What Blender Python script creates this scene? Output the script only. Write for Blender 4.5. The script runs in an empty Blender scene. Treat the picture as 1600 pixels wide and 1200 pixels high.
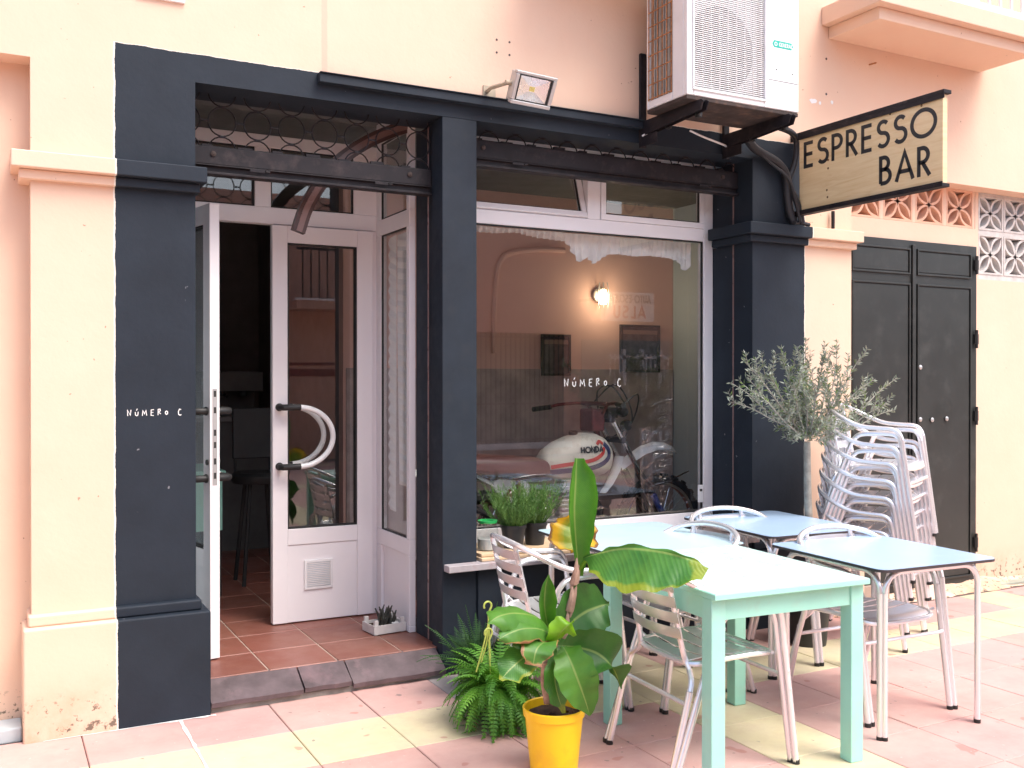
import bpy, bmesh, math, random
from mathutils import Vector, Matrix, noise
random.seed(7)
S = bpy.context.scene
# ------------------------------------------------------------------ camera
F_, YAW, PITCH, CAMH = 1538.6, 0.4894, -0.0052, 1.5
cam = bpy.data.cameras.new('camera'); co = bpy.data.objects.new('camera', cam)
S.collection.objects.link(co)
co.location = (0, 0, CAMH); co.rotation_euler = (math.pi/2 + PITCH, 0, -YAW)
cam.sensor_width = 36; cam.lens = F_/1600*36; cam.clip_end = 300; cam.clip_start = 0.05
S.camera = co
# ------------------------------------------------------------------ sky and sun
w = bpy.data.worlds.new('World'); S.world = w; w.use_nodes = True
nt = w.node_tree; bg = nt.nodes['Background']
sky = nt.nodes.new('ShaderNodeTexSky'); sky.sky_type = 'NISHITA'; sky.sun_disc = False
SUN_EL, SUN_AZ = math.radians(58), math.radians(150)     # azimuth from +Y clockwise
sky.sun_elevation = SUN_EL; sky.sun_rotation = SUN_AZ
sky.air_density = 1.0; sky.dust_density = 4.0; sky.ozone_density = 1.0
nt.links.new(sky.outputs[0], bg.inputs[0]); bg.inputs[1].default_value = 0.15
sl = bpy.data.lights.new('sun', 'SUN'); sl.energy = 1.0; sl.angle = math.radians(28); sl.color = (1, .98, .965)
so = bpy.data.objects.new('sun', sl); S.collection.objects.link(so)
dv = Vector((math.sin(SUN_AZ)*math.cos(SUN_EL), math.cos(SUN_AZ)*math.cos(SUN_EL), math.sin(SUN_EL)))
so.rotation_euler = dv.to_track_quat('Z', 'Y').to_euler(); so.location = (3, -5, 10)
S.view_settings.view_transform = 'Standard'; S.view_settings.look = 'None'
S.view_settings.exposure = 1.22; S.view_settings.gamma = 1
S.render.engine = 'CYCLES'
S.cycles.max_bounces = 8; S.cycles.transparent_max_bounces = 12
# ------------------------------------------------------------------ helpers
def ray(px, py):
    r = (px-800)/F_; u2 = -(py-600)/F_
    dd = math.cos(PITCH) - u2*math.sin(PITCH); u = math.sin(PITCH) + u2*math.cos(PITCH)
    return Vector((r*math.cos(YAW)+dd*math.sin(YAW), -r*math.sin(YAW)+dd*math.cos(YAW), u))
def at(px, py, Y):                # a measured point of the photograph on the upright plane at depth Y
    d = ray(px, py); t = Y/d.y
    return Vector((d.x*t, Y, CAMH+d.z*t))
def tag(o, label=None, cat=None, group=None, kind=None):
    if label: o['label'] = label
    if cat: o['category'] = cat
    if group: o['group'] = group
    if kind: o['kind'] = kind
    return o
def empty(name, loc=(0, 0, 0), rz=0):
    o = bpy.data.objects.new(name, None); S.collection.objects.link(o)
    o.location = loc; o.rotation_euler = (0, 0, rz); o.empty_display_size = .1
    return o
def wloc(o):
    v = Vector((0, 0, 0))
    while o is not None: v = v + Vector(o.location); o = o.parent
    return v
def copy_tree(o, parent=None):
    c = o.copy(); S.collection.objects.link(c); c.parent = parent
    for ch in list(o.children): copy_tree(ch, c)
    return c
def smooth_path(pts, n=6):
    P = [Vector(p) for p in pts]; out = []
    for i in range(len(P)-1):
        p0 = P[i-1] if i else P[0]*2-P[1]; p1 = P[i]; p2 = P[i+1]
        p3 = P[i+2] if i+2 < len(P) else P[-1]*2-P[-2]
        for k in range(n):
            t = k/n
            out.append(.5*((2*p1)+(p2-p0)*t+(2*p0-5*p1+4*p2-p3)*t*t+(3*p1-p0-3*p2+p3)*t**3))
    out.append(P[-1]); return out
class MB:
    def __init__(s): s.v = []; s.f = []; s.m = []; s.c = []; s.uv = []; s.M = None; s.mi = 0; s.col = (1, 1, 1)
    def V(s, p):
        p = Vector(p)
        if s.M is not None: p = s.M @ p
        s.v.append(p); return len(s.v)-1
    def F(s, idx, uv=None):
        s.f.append(idx); s.m.append(s.mi); s.c.append(s.col); s.uv.append(uv)
    def box(s, x0, x1, y0, y1, z0, z1):
        a = [s.V((x, y, z)) for z in (z0, z1) for y in (y0, y1) for x in (x0, x1)]
        for q in ((0, 2, 3, 1), (4, 5, 7, 6), (0, 1, 5, 4), (2, 6, 7, 3), (0, 4, 6, 2), (1, 3, 7, 5)): s.F([a[i] for i in q])
        return s
    def prism(s, pts, off):        # closed polygon extruded by a vector
        off = Vector(off); n = len(pts)
        a = [s.V(p) for p in pts]; b = [s.V(Vector(p)+off) for p in pts]
        s.F(a[::-1]); s.F(b)
        for i in range(n): j = (i+1) % n; s.F([a[i], a[j], b[j], b[i]])
        return s
    def tube(s, path, r, n=8, caps=True, closed=False, squash=None):
        P = [Vector(p) for p in path]; rings = []; prev = None
        N = len(P)
        for i, p in enumerate(P):
            if closed: t = P[(i+1) % N]-P[i-1]
            else: t = (P[min(i+1, N-1)]-P[max(i-1, 0)])
            if t.length < 1e-9: t = Vector((0, 0, 1))
            t.normalize()
            if prev is None:
                a = Vector((0, 0, 1)) if abs(t.z) < .9 else Vector((1, 0, 0))
                x = t.cross(a).normalized()
            else: x = (prev-t*prev.dot(t)).normalized()
            prev = x; y = t.cross(x)
            rr = r[i] if isinstance(r, (list, tuple)) else r
            rings.append([s.V(p+(x*math.cos(2*math.pi*k/n)+y*math.sin(2*math.pi*k/n))*rr) for k in range(n)])
        M = N if closed else N-1
        for i in range(M):
            A = rings[i]; B = rings[(i+1) % N]
            for k in range(n): l = (k+1) % n; s.F([A[k], A[l], B[l], B[k]])
        if caps and not closed: s.F(rings[0][::-1]); s.F(rings[-1])
        return s
    def lathe(s, prof, c, n=32, axis='z', caps=True):
        c = Vector(c); rings = []
        for r, h in prof:
            R = []
            for k in range(n):
                a = 2*math.pi*k/n; x, y = r*math.cos(a), r*math.sin(a)
                R.append(s.V(c+(Vector((x, y, h)) if axis == 'z' else Vector((x, h, y)) if axis == 'y' else Vector((h, x, y)))))
            rings.append(R)
        for i in range(len(rings)-1):
            for k in range(n): l = (k+1) % n; s.F([rings[i][k], rings[i][l], rings[i+1][l], rings[i+1][k]])
        if caps: s.F(rings[0][::-1]); s.F(rings[-1])
        return s
    def grid(s, rows):             # rows of points -> sheet with uv
        R = [[s.V(p) for p in row] for row in rows]; nu = len(R)-1; nv = len(R[0])-1
        for i in range(nu):
            for j in range(nv):
                s.F([R[i][j], R[i][j+1], R[i+1][j+1], R[i+1][j]],
                    [(i/nu, j/nv), (i/nu, (j+1)/nv), ((i+1)/nu, (j+1)/nv), ((i+1)/nu, j/nv)])
        return s
    def ribbon(s, pts, wd, fn, th):   # constant-width stroke on the plane fn(u,v,off)
        P = []
        for p in pts:
            q = Vector((p[0], p[1]))
            if not P or (q-P[-1]).length > 1e-5: P.append(q)
        n = len(P)
        closed = (P[0]-P[-1]).length < 1e-6 and n > 2
        if closed: P = P[:-1]; n -= 1
        L = []; R = []
        for i in range(n):
            a = P[i-1] if (i or closed) else None; b = P[(i+1) % n] if (i < n-1 or closed) else None
            d1 = (P[i]-a).normalized() if a is not None else None; d2 = (b-P[i]).normalized() if b is not None else None
            if d1 is None: d1 = d2
            if d2 is None: d2 = d1
            t = (d1+d2); t = t.normalized() if t.length > 1e-6 else d1
            nn = Vector((-t.y, t.x)); k = max(.45, abs(nn.dot(Vector((-d1.y, d1.x)))))
            L.append(P[i]+nn*wd/2/k); R.append(P[i]-nn*wd/2/k)
        lf = [s.V(fn(p.x, p.y, th)) for p in L]; rf = [s.V(fn(p.x, p.y, th)) for p in R]
        lb = [s.V(fn(p.x, p.y, 0)) for p in L]; rb = [s.V(fn(p.x, p.y, 0)) for p in R]
        for i in range(n if closed else n-1):
            j = (i+1) % n
            s.F([rf[i], rf[j], lf[j], lf[i]]); s.F([lf[i], lf[j], lb[j], lb[i]]); s.F([rf[j], rf[i], rb[i], rb[j]])
        if not closed:
            s.F([rf[0], lf[0], lb[0], rb[0]]); s.F([lf[-1], rf[-1], rb[-1], lb[-1]])
        return s
    def build(s, name, mats, parent=None, smooth=40, bevel=0, local=False, recalc=False, seg=2):
        if not isinstance(mats, (list, tuple)): mats = [mats]
        me = bpy.data.meshes.new(name)
        off = Vector((0, 0, 0)) if (local or parent is None) else wloc(parent)
        me.from_pydata([tuple(p-off) for p in s.v], [], s.f)
        for m in mats: me.materials.append(m)
        me.polygons.foreach_set('material_index', s.m)
        ca = me.color_attributes.new('Col', 'FLOAT_COLOR', 'CORNER'); uvl = me.uv_layers.new(name='UVMap'); li = 0
        for pi, f in enumerate(s.f):
            for k in range(len(f)):
                ca.data[li].color = (*s.c[pi], 1)
                if s.uv[pi]: uvl.data[li].uv = s.uv[pi][k]
                li += 1
        if recalc:
            bm = bmesh.new(); bm.from_mesh(me); bmesh.ops.recalc_face_normals(bm, faces=bm.faces); bm.to_mesh(me); bm.free()
        if smooth:
            me.polygons.foreach_set('use_smooth', [True]*len(s.f)); me.set_sharp_from_angle(angle=math.radians(smooth))
        me.update()
        o = bpy.data.objects.new(name, me); S.collection.objects.link(o)
        if parent is not None: o.parent = parent
        if bevel:
            b = o.modifiers.new('bevel', 'BEVEL'); b.width = bevel; b.segments = seg; b.limit_method = 'ANGLE'; b.angle_limit = math.radians(50)
            b.harden_normals = True
        return o
# ------------------------------------------------------------------ materials
def newmat(name):
    m = bpy.data.materials.new(name); m.use_nodes = True
    return m, m.node_tree, m.node_tree.nodes['Principled BSDF']
def N(nt, t, **kw):
    n = nt.nodes.new(t)
    for k, v in kw.items(): setattr(n, k, v)
    return n
def math_(nt, op, a, b=None, c=None):
    n = N(nt, 'ShaderNodeMath', operation=op)
    for i, x in enumerate((a, b, c)):
        if x is None: continue
        if isinstance(x, (int, float)): n.inputs[i].default_value = x
        else: nt.links.new(x, n.inputs[i])
    return n.outputs[0]
def mixc(nt, fac, a, b, mode='MIX'):
    n = N(nt, 'ShaderNodeMix', data_type='RGBA', blend_type=mode)
    for i, x in ((0, fac), (6, a), (7, b)):
        if isinstance(x, (int, float)): n.inputs[i].default_value = x
        elif isinstance(x, tuple): n.inputs[i].default_value = (*x, 1)
        else: nt.links.new(x, n.inputs[i])
    return n.outputs[2]
def ntex(nt, scale, detail=4, rough=.5, coord=None, dist=0):
    n = N(nt, 'ShaderNodeTexNoise'); n.inputs['Scale'].default_value = scale; n.inputs['Detail'].default_value = detail
    n.inputs['Roughness'].default_value = rough; n.inputs['Distortion'].default_value = dist
    if coord is None: coord = N(nt, 'ShaderNodeNewGeometry').outputs['Position']
    nt.links.new(coord, n.inputs['Vector']); return n.outputs['Fac']
def ramp(nt, fac, lo, hi, a=0., b=1.):
    n = N(nt, 'ShaderNodeMapRange'); nt.links.new(fac, n.inputs[0])
    for i, x in enumerate((lo, hi, a, b)): n.inputs[i+1].default_value = x
    return n.outputs[0]
def bump(nt, bs, h, strength, dist=.002):
    b = N(nt, 'ShaderNodeBump'); b.inputs['Strength'].default_value = strength; b.inputs['Distance'].default_value = dist
    nt.links.new(h, b.inputs['Height']); nt.links.new(b.outputs[0], bs.inputs['Normal'])
def simple(name, col, rough=.5, metal=0, var=.12, scale=6, bmp=0, bscale=60, dirt=None, dscale=3, spec=.5, coat=0, objc=False, rv=.07):
    m, nt, bs = newmat(name)
    crd = N(nt, 'ShaderNodeTexCoord').outputs['Object'] if objc else None
    a = ntex(nt, scale, 5, .6, crd); c = mixc(nt, ramp(nt, a, .3, .7), tuple(x*(1-var) for x in col), tuple(min(1, x*(1+var)) for x in col))
    if dirt:
        d = ntex(nt, dscale, 8, .65, crd); c = mixc(nt, ramp(nt, d, .52, .72, 0, .7), c, dirt)
    nt.links.new(c, bs.inputs['Base Color'])
    bs.inputs['Metallic'].default_value = metal
    rr = ntex(nt, scale*2.3, 4, .6, crd); nt.links.new(ramp(nt, rr, .3, .7, max(.02, rough-rv), min(1, rough+rv)), bs.inputs['Roughness'])
    bs.inputs['Specular IOR Level'].default_value = spec; bs.inputs['Coat Weight'].default_value = coat
    if bmp: bump(nt, bs, ntex(nt, bscale, 4, .6, crd), bmp)
    return m
NAVY = (.0155, .0225, .033)
def facade_mat():
    m, nt, bs = newmat('painted_render')
    pos = N(nt, 'ShaderNodeNewGeometry').outputs['Position']
    sp = N(nt, 'ShaderNodeSeparateXYZ'); nt.links.new(pos, sp.inputs[0])
    wob = math_(nt, 'MULTIPLY', math_(nt, 'SUBTRACT', ntex(nt, 9, 6, .7), .5), .018)
    X = math_(nt, 'ADD', sp.outputs[0], wob); Z = math_(nt, 'ADD', sp.outputs[2], wob)
    big = ntex(nt, .8, 3, .5); fine = ntex(nt, 5, 6, .6)
    peach = mixc(nt, ramp(nt, big, .35, .65), (.765, .548, .415), (.765, .572, .437))
    peach = mixc(nt, ramp(nt, fine, .35, .7, 0, .35), peach, (.76, .50, .37))
    # patchy repainting, rain marks, chips and damp near the pavement (all with a shape of their own)
    st = N(nt, 'ShaderNodeMapping'); st.inputs['Scale'].default_value = (6, 6, .35); nt.links.new(pos, st.inputs[0])
    drip = ntex(nt, 1.3, 5, .6, st.outputs[0])
    peach = mixc(nt, ramp(nt, drip, .60, .80, 0, .22), peach, (.70, .50, .36))
    low = ramp(nt, sp.outputs[2], .0, .42, 1, 0)
    chips = math_(nt, 'MULTIPLY', ramp(nt, ntex(nt, 27, 6, .65), .565, .60), ramp(nt, math_(nt, 'ADD', low, math_(nt, 'MULTIPLY', ntex(nt, 3), .6)), .85, 1.1))
    damp = math_(nt, 'MULTIPLY', ramp(nt, ntex(nt, 4, 6, .7), .4, .65), ramp(nt, low, .3, 1, 0, .8))
    peach = mixc(nt, damp, peach, (.52, .33, .20)); peach = mixc(nt, chips, peach, (.20, .15, .11))
    spk = ramp(nt, ntex(nt, 34, 2, .5), .765, .775)
    peach = mixc(nt, math_(nt, 'MULTIPLY', spk, .7), peach, (.30, .15, .10))
    def band(v, a, b): return math_(nt, 'MULTIPLY', math_(nt, 'GREATER_THAN', v, a), math_(nt, 'LESS_THAN', v, b))
    run = math_(nt, 'MULTIPLY', band(X, 1.408, 1.436), math_(nt, 'GREATER_THAN', Z, 2.95))
    peach = mixc(nt, math_(nt, 'MULTIPLY', run, .45), peach, (.80, .38, .30))
    nv = mixc(nt, ramp(nt, fine, .3, .7), tuple(x*.88 for x in NAVY), tuple(x*1.15 for x in NAVY))
    nv = mixc(nt, ramp(nt, ntex(nt, 30, 3, .5), .74, .76), nv, (.22, .22, .24))
    def band(v, a, b): return math_(nt, 'MULTIPLY', math_(nt, 'GREATER_THAN', v, a), math_(nt, 'LESS_THAN', v, b))
    navy = math_(nt, 'MULTIPLY', band(X, .489, 4.502), math_(nt, 'LESS_THAN', Z, 2.955))
    edge = math_(nt, 'MULTIPLY', band(X, .482, 4.508), math_(nt, 'LESS_THAN', Z, 2.958))
    c = mixc(nt, edge, peach, (.80, .74, .66)); c = mixc(nt, navy, c, nv)
    nt.links.new(c, bs.inputs['Base Color'])
    nt.links.new(math_(nt, 'SUBTRACT', .86, math_(nt, 'MULTIPLY', navy, .22)), bs.inputs['Roughness'])
    bs.inputs['Specular IOR Level'].default_value = .28
    h = math_(nt, 'ADD', math_(nt, 'MULTIPLY', ntex(nt, 45, 5, .6), .6), math_(nt, 'MULTIPLY', ntex(nt, 6, 3, .5), 1.5))
    bump(nt, bs, h, .35, .004)
    return m
M = {}
M['facade'] = facade_mat()
M['navy'] = simple('navy_paint', NAVY, .62, spec=.3, var=.15, bmp=.15, bscale=40, dirt=(.022, .027, .034), dscale=9)
M['iron'] = simple('dark_painted_iron', (.016, .0135, .0165), .6, spec=.3, var=.25, bmp=.25, bscale=30, dirt=(.06, .045, .045), dscale=14)
M['white_pvc'] = simple('white_lacquered_aluminium', (.84, .81, .82), .35, var=.02, scale=3)
M['gasket'] = simple('black_gasket', (.02, .02, .02), .6)
M['rubber'] = simple('black_rubber', (.018, .018, .018), .55)
M['sill'] = simple('worn_sill_stone', (.42, .38, .39), .5, var=.2, dirt=(.25, .10, .10), dscale=12, bmp=.3)
M['slate'] = simple('purple_slate', (.115, .085, .09), .5, var=.3, scale=9, bmp=.5, bscale=25, dirt=(.25, .16, .17), dscale=6)
M['mortar'] = simple('grey_mortar', (.30, .29, .26), .9, var=.3, scale=12, bmp=.9, bscale=40)
M['alu'] = simple('polished_aluminium', (.93, .93, .95), .25, .68, var=.0, scale=10, objc=True, rv=.02)
M['alu_slat'] = simple('brushed_aluminium_slat', (.86, .87, .90), .33, .72, var=.0, scale=14, objc=True, rv=.02)
M['blue_top'] = simple('pale_blue_laminate', (.42, .58, .76), .26, var=.02, scale=5, spec=.5, rv=.01)
M['mint'] = simple('mint_paint', (.36, .75, .62), .4, var=.05, scale=5, bmp=.08, bscale=20, dirt=(.38, .66, .54), dscale=10)
M['mint_top'] = simple('mint_table_top', (.58, .83, .78), .28, var=.02, scale=4, spec=.5, rv=.01)
M['edge'] = simple('dark_laminate_edge', (.05, .04, .045), .4)
M['yellow'] = simple('yellow_plastic', (.93, .60, .01), .35, var=.04, dirt=(.75, .42, .02), dscale=9)
M['soil'] = simple('potting_soil', (.06, .035, .022), .95, var=.5, scale=40, bmp=1, bscale=80)
M['black_pot'] = simple('black_plastic_pot', (.02, .021, .022), .45)
M['bark'] = simple('olive_bark', (.30, .29, .25), .9, var=.3, scale=20, bmp=.8, bscale=50)
M['bstem'] = simple('banana_stem', (.38, .25, .19), .8, var=.35, scale=22, bmp=.6, bscale=30, dirt=(.20, .10, .06), dscale=14)
M['ac_white'] = simple('white_enamel', (.80, .80, .80), .35, var=.02, scale=5, dirt=(.72, .71, .69), dscale=7)
M['ac_dark'] = simple('dark_fins', (.10, .10, .10), .6, var=.4, scale=20)
M['rust'] = simple('rusty_wire', (.42, .18, .07), .85, var=.5, scale=50, bmp=.5)
M['underpan'] = simple('grimy_underside', (.045, .030, .026), .8, var=.5, scale=9, bmp=.4, dirt=(.16, .09, .06), dscale=12)
M['teal'] = simple('teal_label', (.0, .45, .36), .5)
M['ink'] = simple('black_lettering', (.02, .022, .026), .5)
M['chalk'] = simple('white_hand_lettering', (.82, .82, .80), .7)
M['blockgrey'] = simple('unpainted_breeze_block', (.58, .55, .52), .9, var=.15, scale=14, bmp=.5)
M['blockpeach'] = simple('peach_breeze_block', (.76, .46, .32), .85, var=.1, scale=10, bmp=.4)
M['metaldoor'] = simple('grey_green_metal', (.026, .029, .0275), .42, var=.12, scale=3, dirt=(.05, .053, .05), dscale=6)
M['brown'] = simple('brown_lacquer', (.075, .042, .038), .35, var=.15)
M['brown2'] = simple('brown_groove', (.22, .14, .13), .3, var=.1)
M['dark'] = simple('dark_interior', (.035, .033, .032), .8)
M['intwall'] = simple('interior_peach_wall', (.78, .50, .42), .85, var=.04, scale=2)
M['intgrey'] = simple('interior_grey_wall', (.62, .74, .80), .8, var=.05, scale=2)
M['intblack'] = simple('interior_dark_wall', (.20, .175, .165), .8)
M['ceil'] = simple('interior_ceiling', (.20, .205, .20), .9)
M['cloth'] = simple('white_cotton', (.86, .85, .83), .9, var=.04, scale=20, bmp=.3, bscale=120)
M['blind'] = simple('pleated_blind_fabric', (.72, .72, .70), .8, var=.04)
M['silver'] = simple('grey_cast_aluminium', (.50, .50, .50), .4, .6, var=.06)
M['reflector'] = simple('reflector', (.75, .75, .78), .25, .9, var=.03)
M['ledy'] = simple('led_chip', (.75, .60, .12), .5)
M['chrome'] = simple('chrome', (.7, .7, .72), .15, 1, var=.03)
M['bikewhite'] = simple('aged_white_plastic', (.72, .68, .58), .4, var=.05, dirt=(.45, .38, .28), dscale=16)
M['fenderwhite'] = simple('white_fender_plastic', (.86, .86, .84), .45, var=.04)
M['bikered'] = simple('red_stripe', (.55, .05, .04), .4)
M['bikeblue'] = simple('navy_stripe', (.03, .04, .12), .4)
M['maroon'] = simple('maroon_padding', (.13, .025, .025), .7, var=.3, scale=30)
M['seatbrown'] = simple('brown_vinyl', (.12, .05, .045), .45, var=.15)
M['tyre'] = simple('tyre_rubber', (.018, .018, .018), .8, var=.3, scale=40, bmp=.3)
M['forkblue'] = simple('blue_fork_cover', (.02, .06, .30), .4)
M['picture'] = simple('dark_print', (.06, .055, .06), .5, var=.8, scale=14)
M['pictop'] = simple('print_margin', (.22, .15, .13), .6)
M['boardwood'] = simple('pale_cutting_board', (.62, .45, .28), .6, var=.12, scale=8, bmp=.2)
M['curb'] = simple('pale_blue_grey_kerb', (.50, .56, .58), .8, var=.08, bmp=.3)
M['counter'] = simple('counter_panel', (.10, .095, .09), .6, var=.2)
M['countertop'] = simple('counter_top', (.20, .19, .18), .4, var=.1)
M['oppwall'] = simple('opposite_peach_wall', (.66, .38, .29), .9, var=.1, scale=1)
M['oppred'] = simple('opposite_maroon_band', (.26, .07, .06), .8)
M['shutter'] = simple('green_shutter', (.30, .36, .24), .7, var=.25, scale=1.5)
M['asphalt'] = simple('asphalt', (.07, .07, .07), .9, var=.25, scale=8, bmp=.5)
M['signwhite'] = simple('sign_white', (.86, .86, .86), .5)
M['signred'] = simple('sign_red', (.55, .04, .06), .5)
M['signgrey'] = simple('sign_grey', (.12, .12, .14), .5)
M['label'] = simple('teal_sticker', (.0, .42, .33), .5)
M['cableblack'] = simple('black_cable', (.02, .02, .024), .5, var=.2, bmp=.3)
M['crate'] = simple('white_painted_crate', (.66, .63, .60), .8, var=.1, scale=14, bmp=.2)
M['cactus'] = simple('dark_succulent', (.05, .05, .04), .7, var=.3, scale=30)
M['pebble'] = simple('white_pebble', (.7, .69, .66), .7)
def glassmat(name, tint=(.93, .96, .95), f0=.045):
    m, nt, bs = newmat(name); nt.nodes.remove(bs)
    out = [n for n in nt.nodes if n.type == 'OUTPUT_MATERIAL'][0]
    tr = N(nt, 'ShaderNodeBsdfTransparent'); tr.inputs[0].default_value = (*tint, 1)
    gl = N(nt, 'ShaderNodeBsdfGlossy'); gl.inputs['Roughness'].default_value = .0; gl.inputs[0].default_value = (1, 1, 1, 1)
    ge = N(nt, 'ShaderNodeNewGeometry'); dt = N(nt, 'ShaderNodeVectorMath', operation='DOT_PRODUCT')
    nt.links.new(ge.outputs['Incoming'], dt.inputs[0]); nt.links.new(ge.outputs['Normal'], dt.inputs[1])
    k = math_(nt, 'POWER', math_(nt, 'SUBTRACT', 1., math_(nt, 'ABSOLUTE', dt.outputs['Value'])), 5.)
    fac = math_(nt, 'ADD', f0, math_(nt, 'MULTIPLY', k, 1-f0))
    mx = N(nt, 'ShaderNodeMixShader'); nt.links.new(fac, mx.inputs[0]); nt.links.new(tr.outputs[0], mx.inputs[1]); nt.links.new(gl.outputs[0], mx.inputs[2])
    nt.links.new(mx.outputs[0], out.inputs[0]); return m
M['glass'] = glassmat('window_glass', (.98, .985, .98), .062)
M['jar'] = glassmat('jar_glass', (.90, .93, .93), .05)
def wood_mat():
    m, nt, bs = newmat('varnished_pine')
    tc = N(nt, 'ShaderNodeNewGeometry').outputs['Position']
    mp = N(nt, 'ShaderNodeMapping'); mp.inputs['Scale'].default_value = (1, 2.2, 22); nt.links.new(tc, mp.inputs[0])
    g = ntex(nt, 1.6, 6, .6, mp.outputs[0], 1.2)
    c = mixc(nt, ramp(nt, g, .3, .7), (.70, .51, .27), (.83, .67, .42))
    mp2 = N(nt, 'ShaderNodeMapping'); mp2.inputs['Scale'].default_value = (1, 1, 9); nt.links.new(tc, mp2.inputs[0])
    c = mixc(nt, ramp(nt, ntex(nt, 1.1, 2, .5, mp2.outputs[0]), .5, .62, 0, .5), c, (.80, .64, .38))
    nt.links.new(c, bs.inputs['Base Color']); bs.inputs['Roughness'].default_value = .42
    bump(nt, bs, g, .12, .002); return m
M['pine'] = wood_mat()
M['knot'] = simple('knot', (.16, .08, .03), .5)
def tile_mat(name, rough, stains=True, scale=1):
    m, nt, bs = newmat(name)
    vc = N(nt, 'ShaderNodeVertexColor', layer_name='Col').outputs[0]
    a = ntex(nt, 2.2, 6, .65); b = ntex(nt, 14, 6, .7)
    c = mixc(nt, ramp(nt, a, .35, .7, 0, .35), vc, (.72, .60, .54) if stains else (.30, .15, .10))
    c = mixc(nt, ramp(nt, b, .45, .75, 0, .22), c, (.40, .24, .21))
    if stains:
        c = mixc(nt, ramp(nt, ntex(nt, 7, 2, .4), .70, .72, 0, .55), c, (.42, .17, .14))
        c = mixc(nt, ramp(nt, ntex(nt, 23, 2, .4), .735, .75, 0, .7), c, (.20, .17, .16))
        c = mixc(nt, ramp(nt, ntex(nt, 60, 3, .5), .70, .74, 0, .5), c, (.80, .75, .70))
    nt.links.new(c, bs.inputs['Base Color'])
    nt.links.new(ramp(nt, ntex(nt, 5, 5, .6), .3, .7, rough-.1, rough+.12), bs.inputs['Roughness'])
    bump(nt, bs, math_(nt, 'ADD', ntex(nt, 60, 4, .6), math_(nt, 'MULTIPLY', ntex(nt, 5, 3, .5), 2.)), .25, .002)
    return m
M['tiles'] = tile_mat('pavement_tile', .75); M['terra'] = tile_mat('terracotta_tile', .45, False)
def leaf_mat(name, c1, c2, edge=None, edgeamt=0, brown=1., trans=.3, rough=.38, veins=60, side=0):
    m, nt, bs = newmat(name)
    uv = N(nt, 'ShaderNodeUVMap'); sp = N(nt, 'ShaderNodeSeparateXYZ'); nt.links.new(uv.outputs[0], sp.inputs[0])
    d = math_(nt, 'ABSOLUTE', math_(nt, 'SUBTRACT', sp.outputs[1], .5))       # 0 midrib .. .5 edge
    n = ntex(nt, 9, 5, .6)
    c = mixc(nt, ramp(nt, n, .35, .65), c1, c2)
    v = math_(nt, 'SINE', math_(nt, 'ADD', math_(nt, 'MULTIPLY', math_(nt, 'ADD', sp.outputs[0], math_(nt, 'MULTIPLY', d, -.35)), veins*6.283), math_(nt, 'MULTIPLY', n, 3)))
    c = mixc(nt, ramp(nt, v, .2, 1, 0, .18), c, tuple(min(1, x*1.7) for x in c2))
    mid = ramp(nt, d, .012, .03, 1, 0)
    c = mixc(nt, math_(nt, 'MULTIPLY', mid, .7), c, (.30, .42, .12))
    if edge:
        de = math_(nt, 'MULTIPLY', math_(nt, 'SUBTRACT', sp.outputs[1], .5), side) if side else d
        e = math_(nt, 'ADD', math_(nt, 'MAXIMUM', de, math_(nt, 'SUBTRACT', sp.outputs[0], .48)), math_(nt, 'MULTIPLY', math_(nt, 'SUBTRACT', n, .5), .35))
        c = mixc(nt, ramp(nt, e, .5-edgeamt, .5-edgeamt*.45), c, edge)
        c = mixc(nt, ramp(nt, e, .5-edgeamt*.22, .5-edgeamt*.10, 0, brown), c, (.30, .14, .06))
    nt.links.new(c, bs.inputs['Base Color']); bs.inputs['Roughness'].default_value = rough
    bump(nt, bs, v, .15, .002)
    out = [x for x in nt.nodes if x.type == 'OUTPUT_MATERIAL'][0]
    tl = N(nt, 'ShaderNodeBsdfTranslucent'); nt.links.new(mixc(nt, 1., c, (1., 1., .5), 'MULTIPLY'), tl.inputs[0])
    mx = N(nt, 'ShaderNodeMixShader'); mx.inputs[0].default_value = trans
    nt.links.new(bs.outputs[0], mx.inputs[1]); nt.links.new(tl.outputs[0], mx.inputs[2]); nt.links.new(mx.outputs[0], out.inputs[0])
    return m
M['bl_dark'] = leaf_mat('banana_leaf_dark', (.035, .13, .022), (.06, .19, .035), trans=.25)
M['bl_mid'] = leaf_mat('banana_leaf', (.06, .20, .025), (.10, .28, .035), trans=.35)
M['bl_bright'] = leaf_mat('banana_leaf_young', (.16, .38, .02), (.26, .52, .03), trans=.4)
M['bl_edge'] = leaf_mat('banana_leaf_yellowing', (.04, .17, .028), (.085, .25, .04), (.24, .32, .03), .10, brown=0., trans=.3, side=1, veins=26)
M['bl_dying'] = leaf_mat('banana_leaf_dying', (.14, .28, .03), (.30, .34, .03), (.80, .48, .02), .30, trans=.3)
M['bl_tip'] = leaf_mat('banana_leaf_brown_tipped', (.06, .20, .03), (.10, .26, .04), (.42, .25, .10), .07, trans=.3)
M['fern'] = leaf_mat('fern_green', (.06, .22, .025), (.16, .40, .04), trans=.35, rough=.5)
M['fern2'] = leaf_mat('dark_fern_green', (.025, .085, .022), (.05, .15, .035), trans=.3, rough=.6)
M['hook'] = simple('yellow_green_plastic', (.42, .50, .10), .4)
M['olive'] = leaf_mat('olive_leaf', (.17, .20, .165), (.42, .46, .40), trans=.15, rough=.5)
M['olive2'] = leaf_mat('olive_leaf_green', (.12, .20, .06), (.20, .30, .10), trans=.25, rough=.5)
M['rosemary'] = leaf_mat('rosemary_leaf', (.04, .13, .02), (.12, .25, .05), trans=.25, rough=.5)
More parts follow.
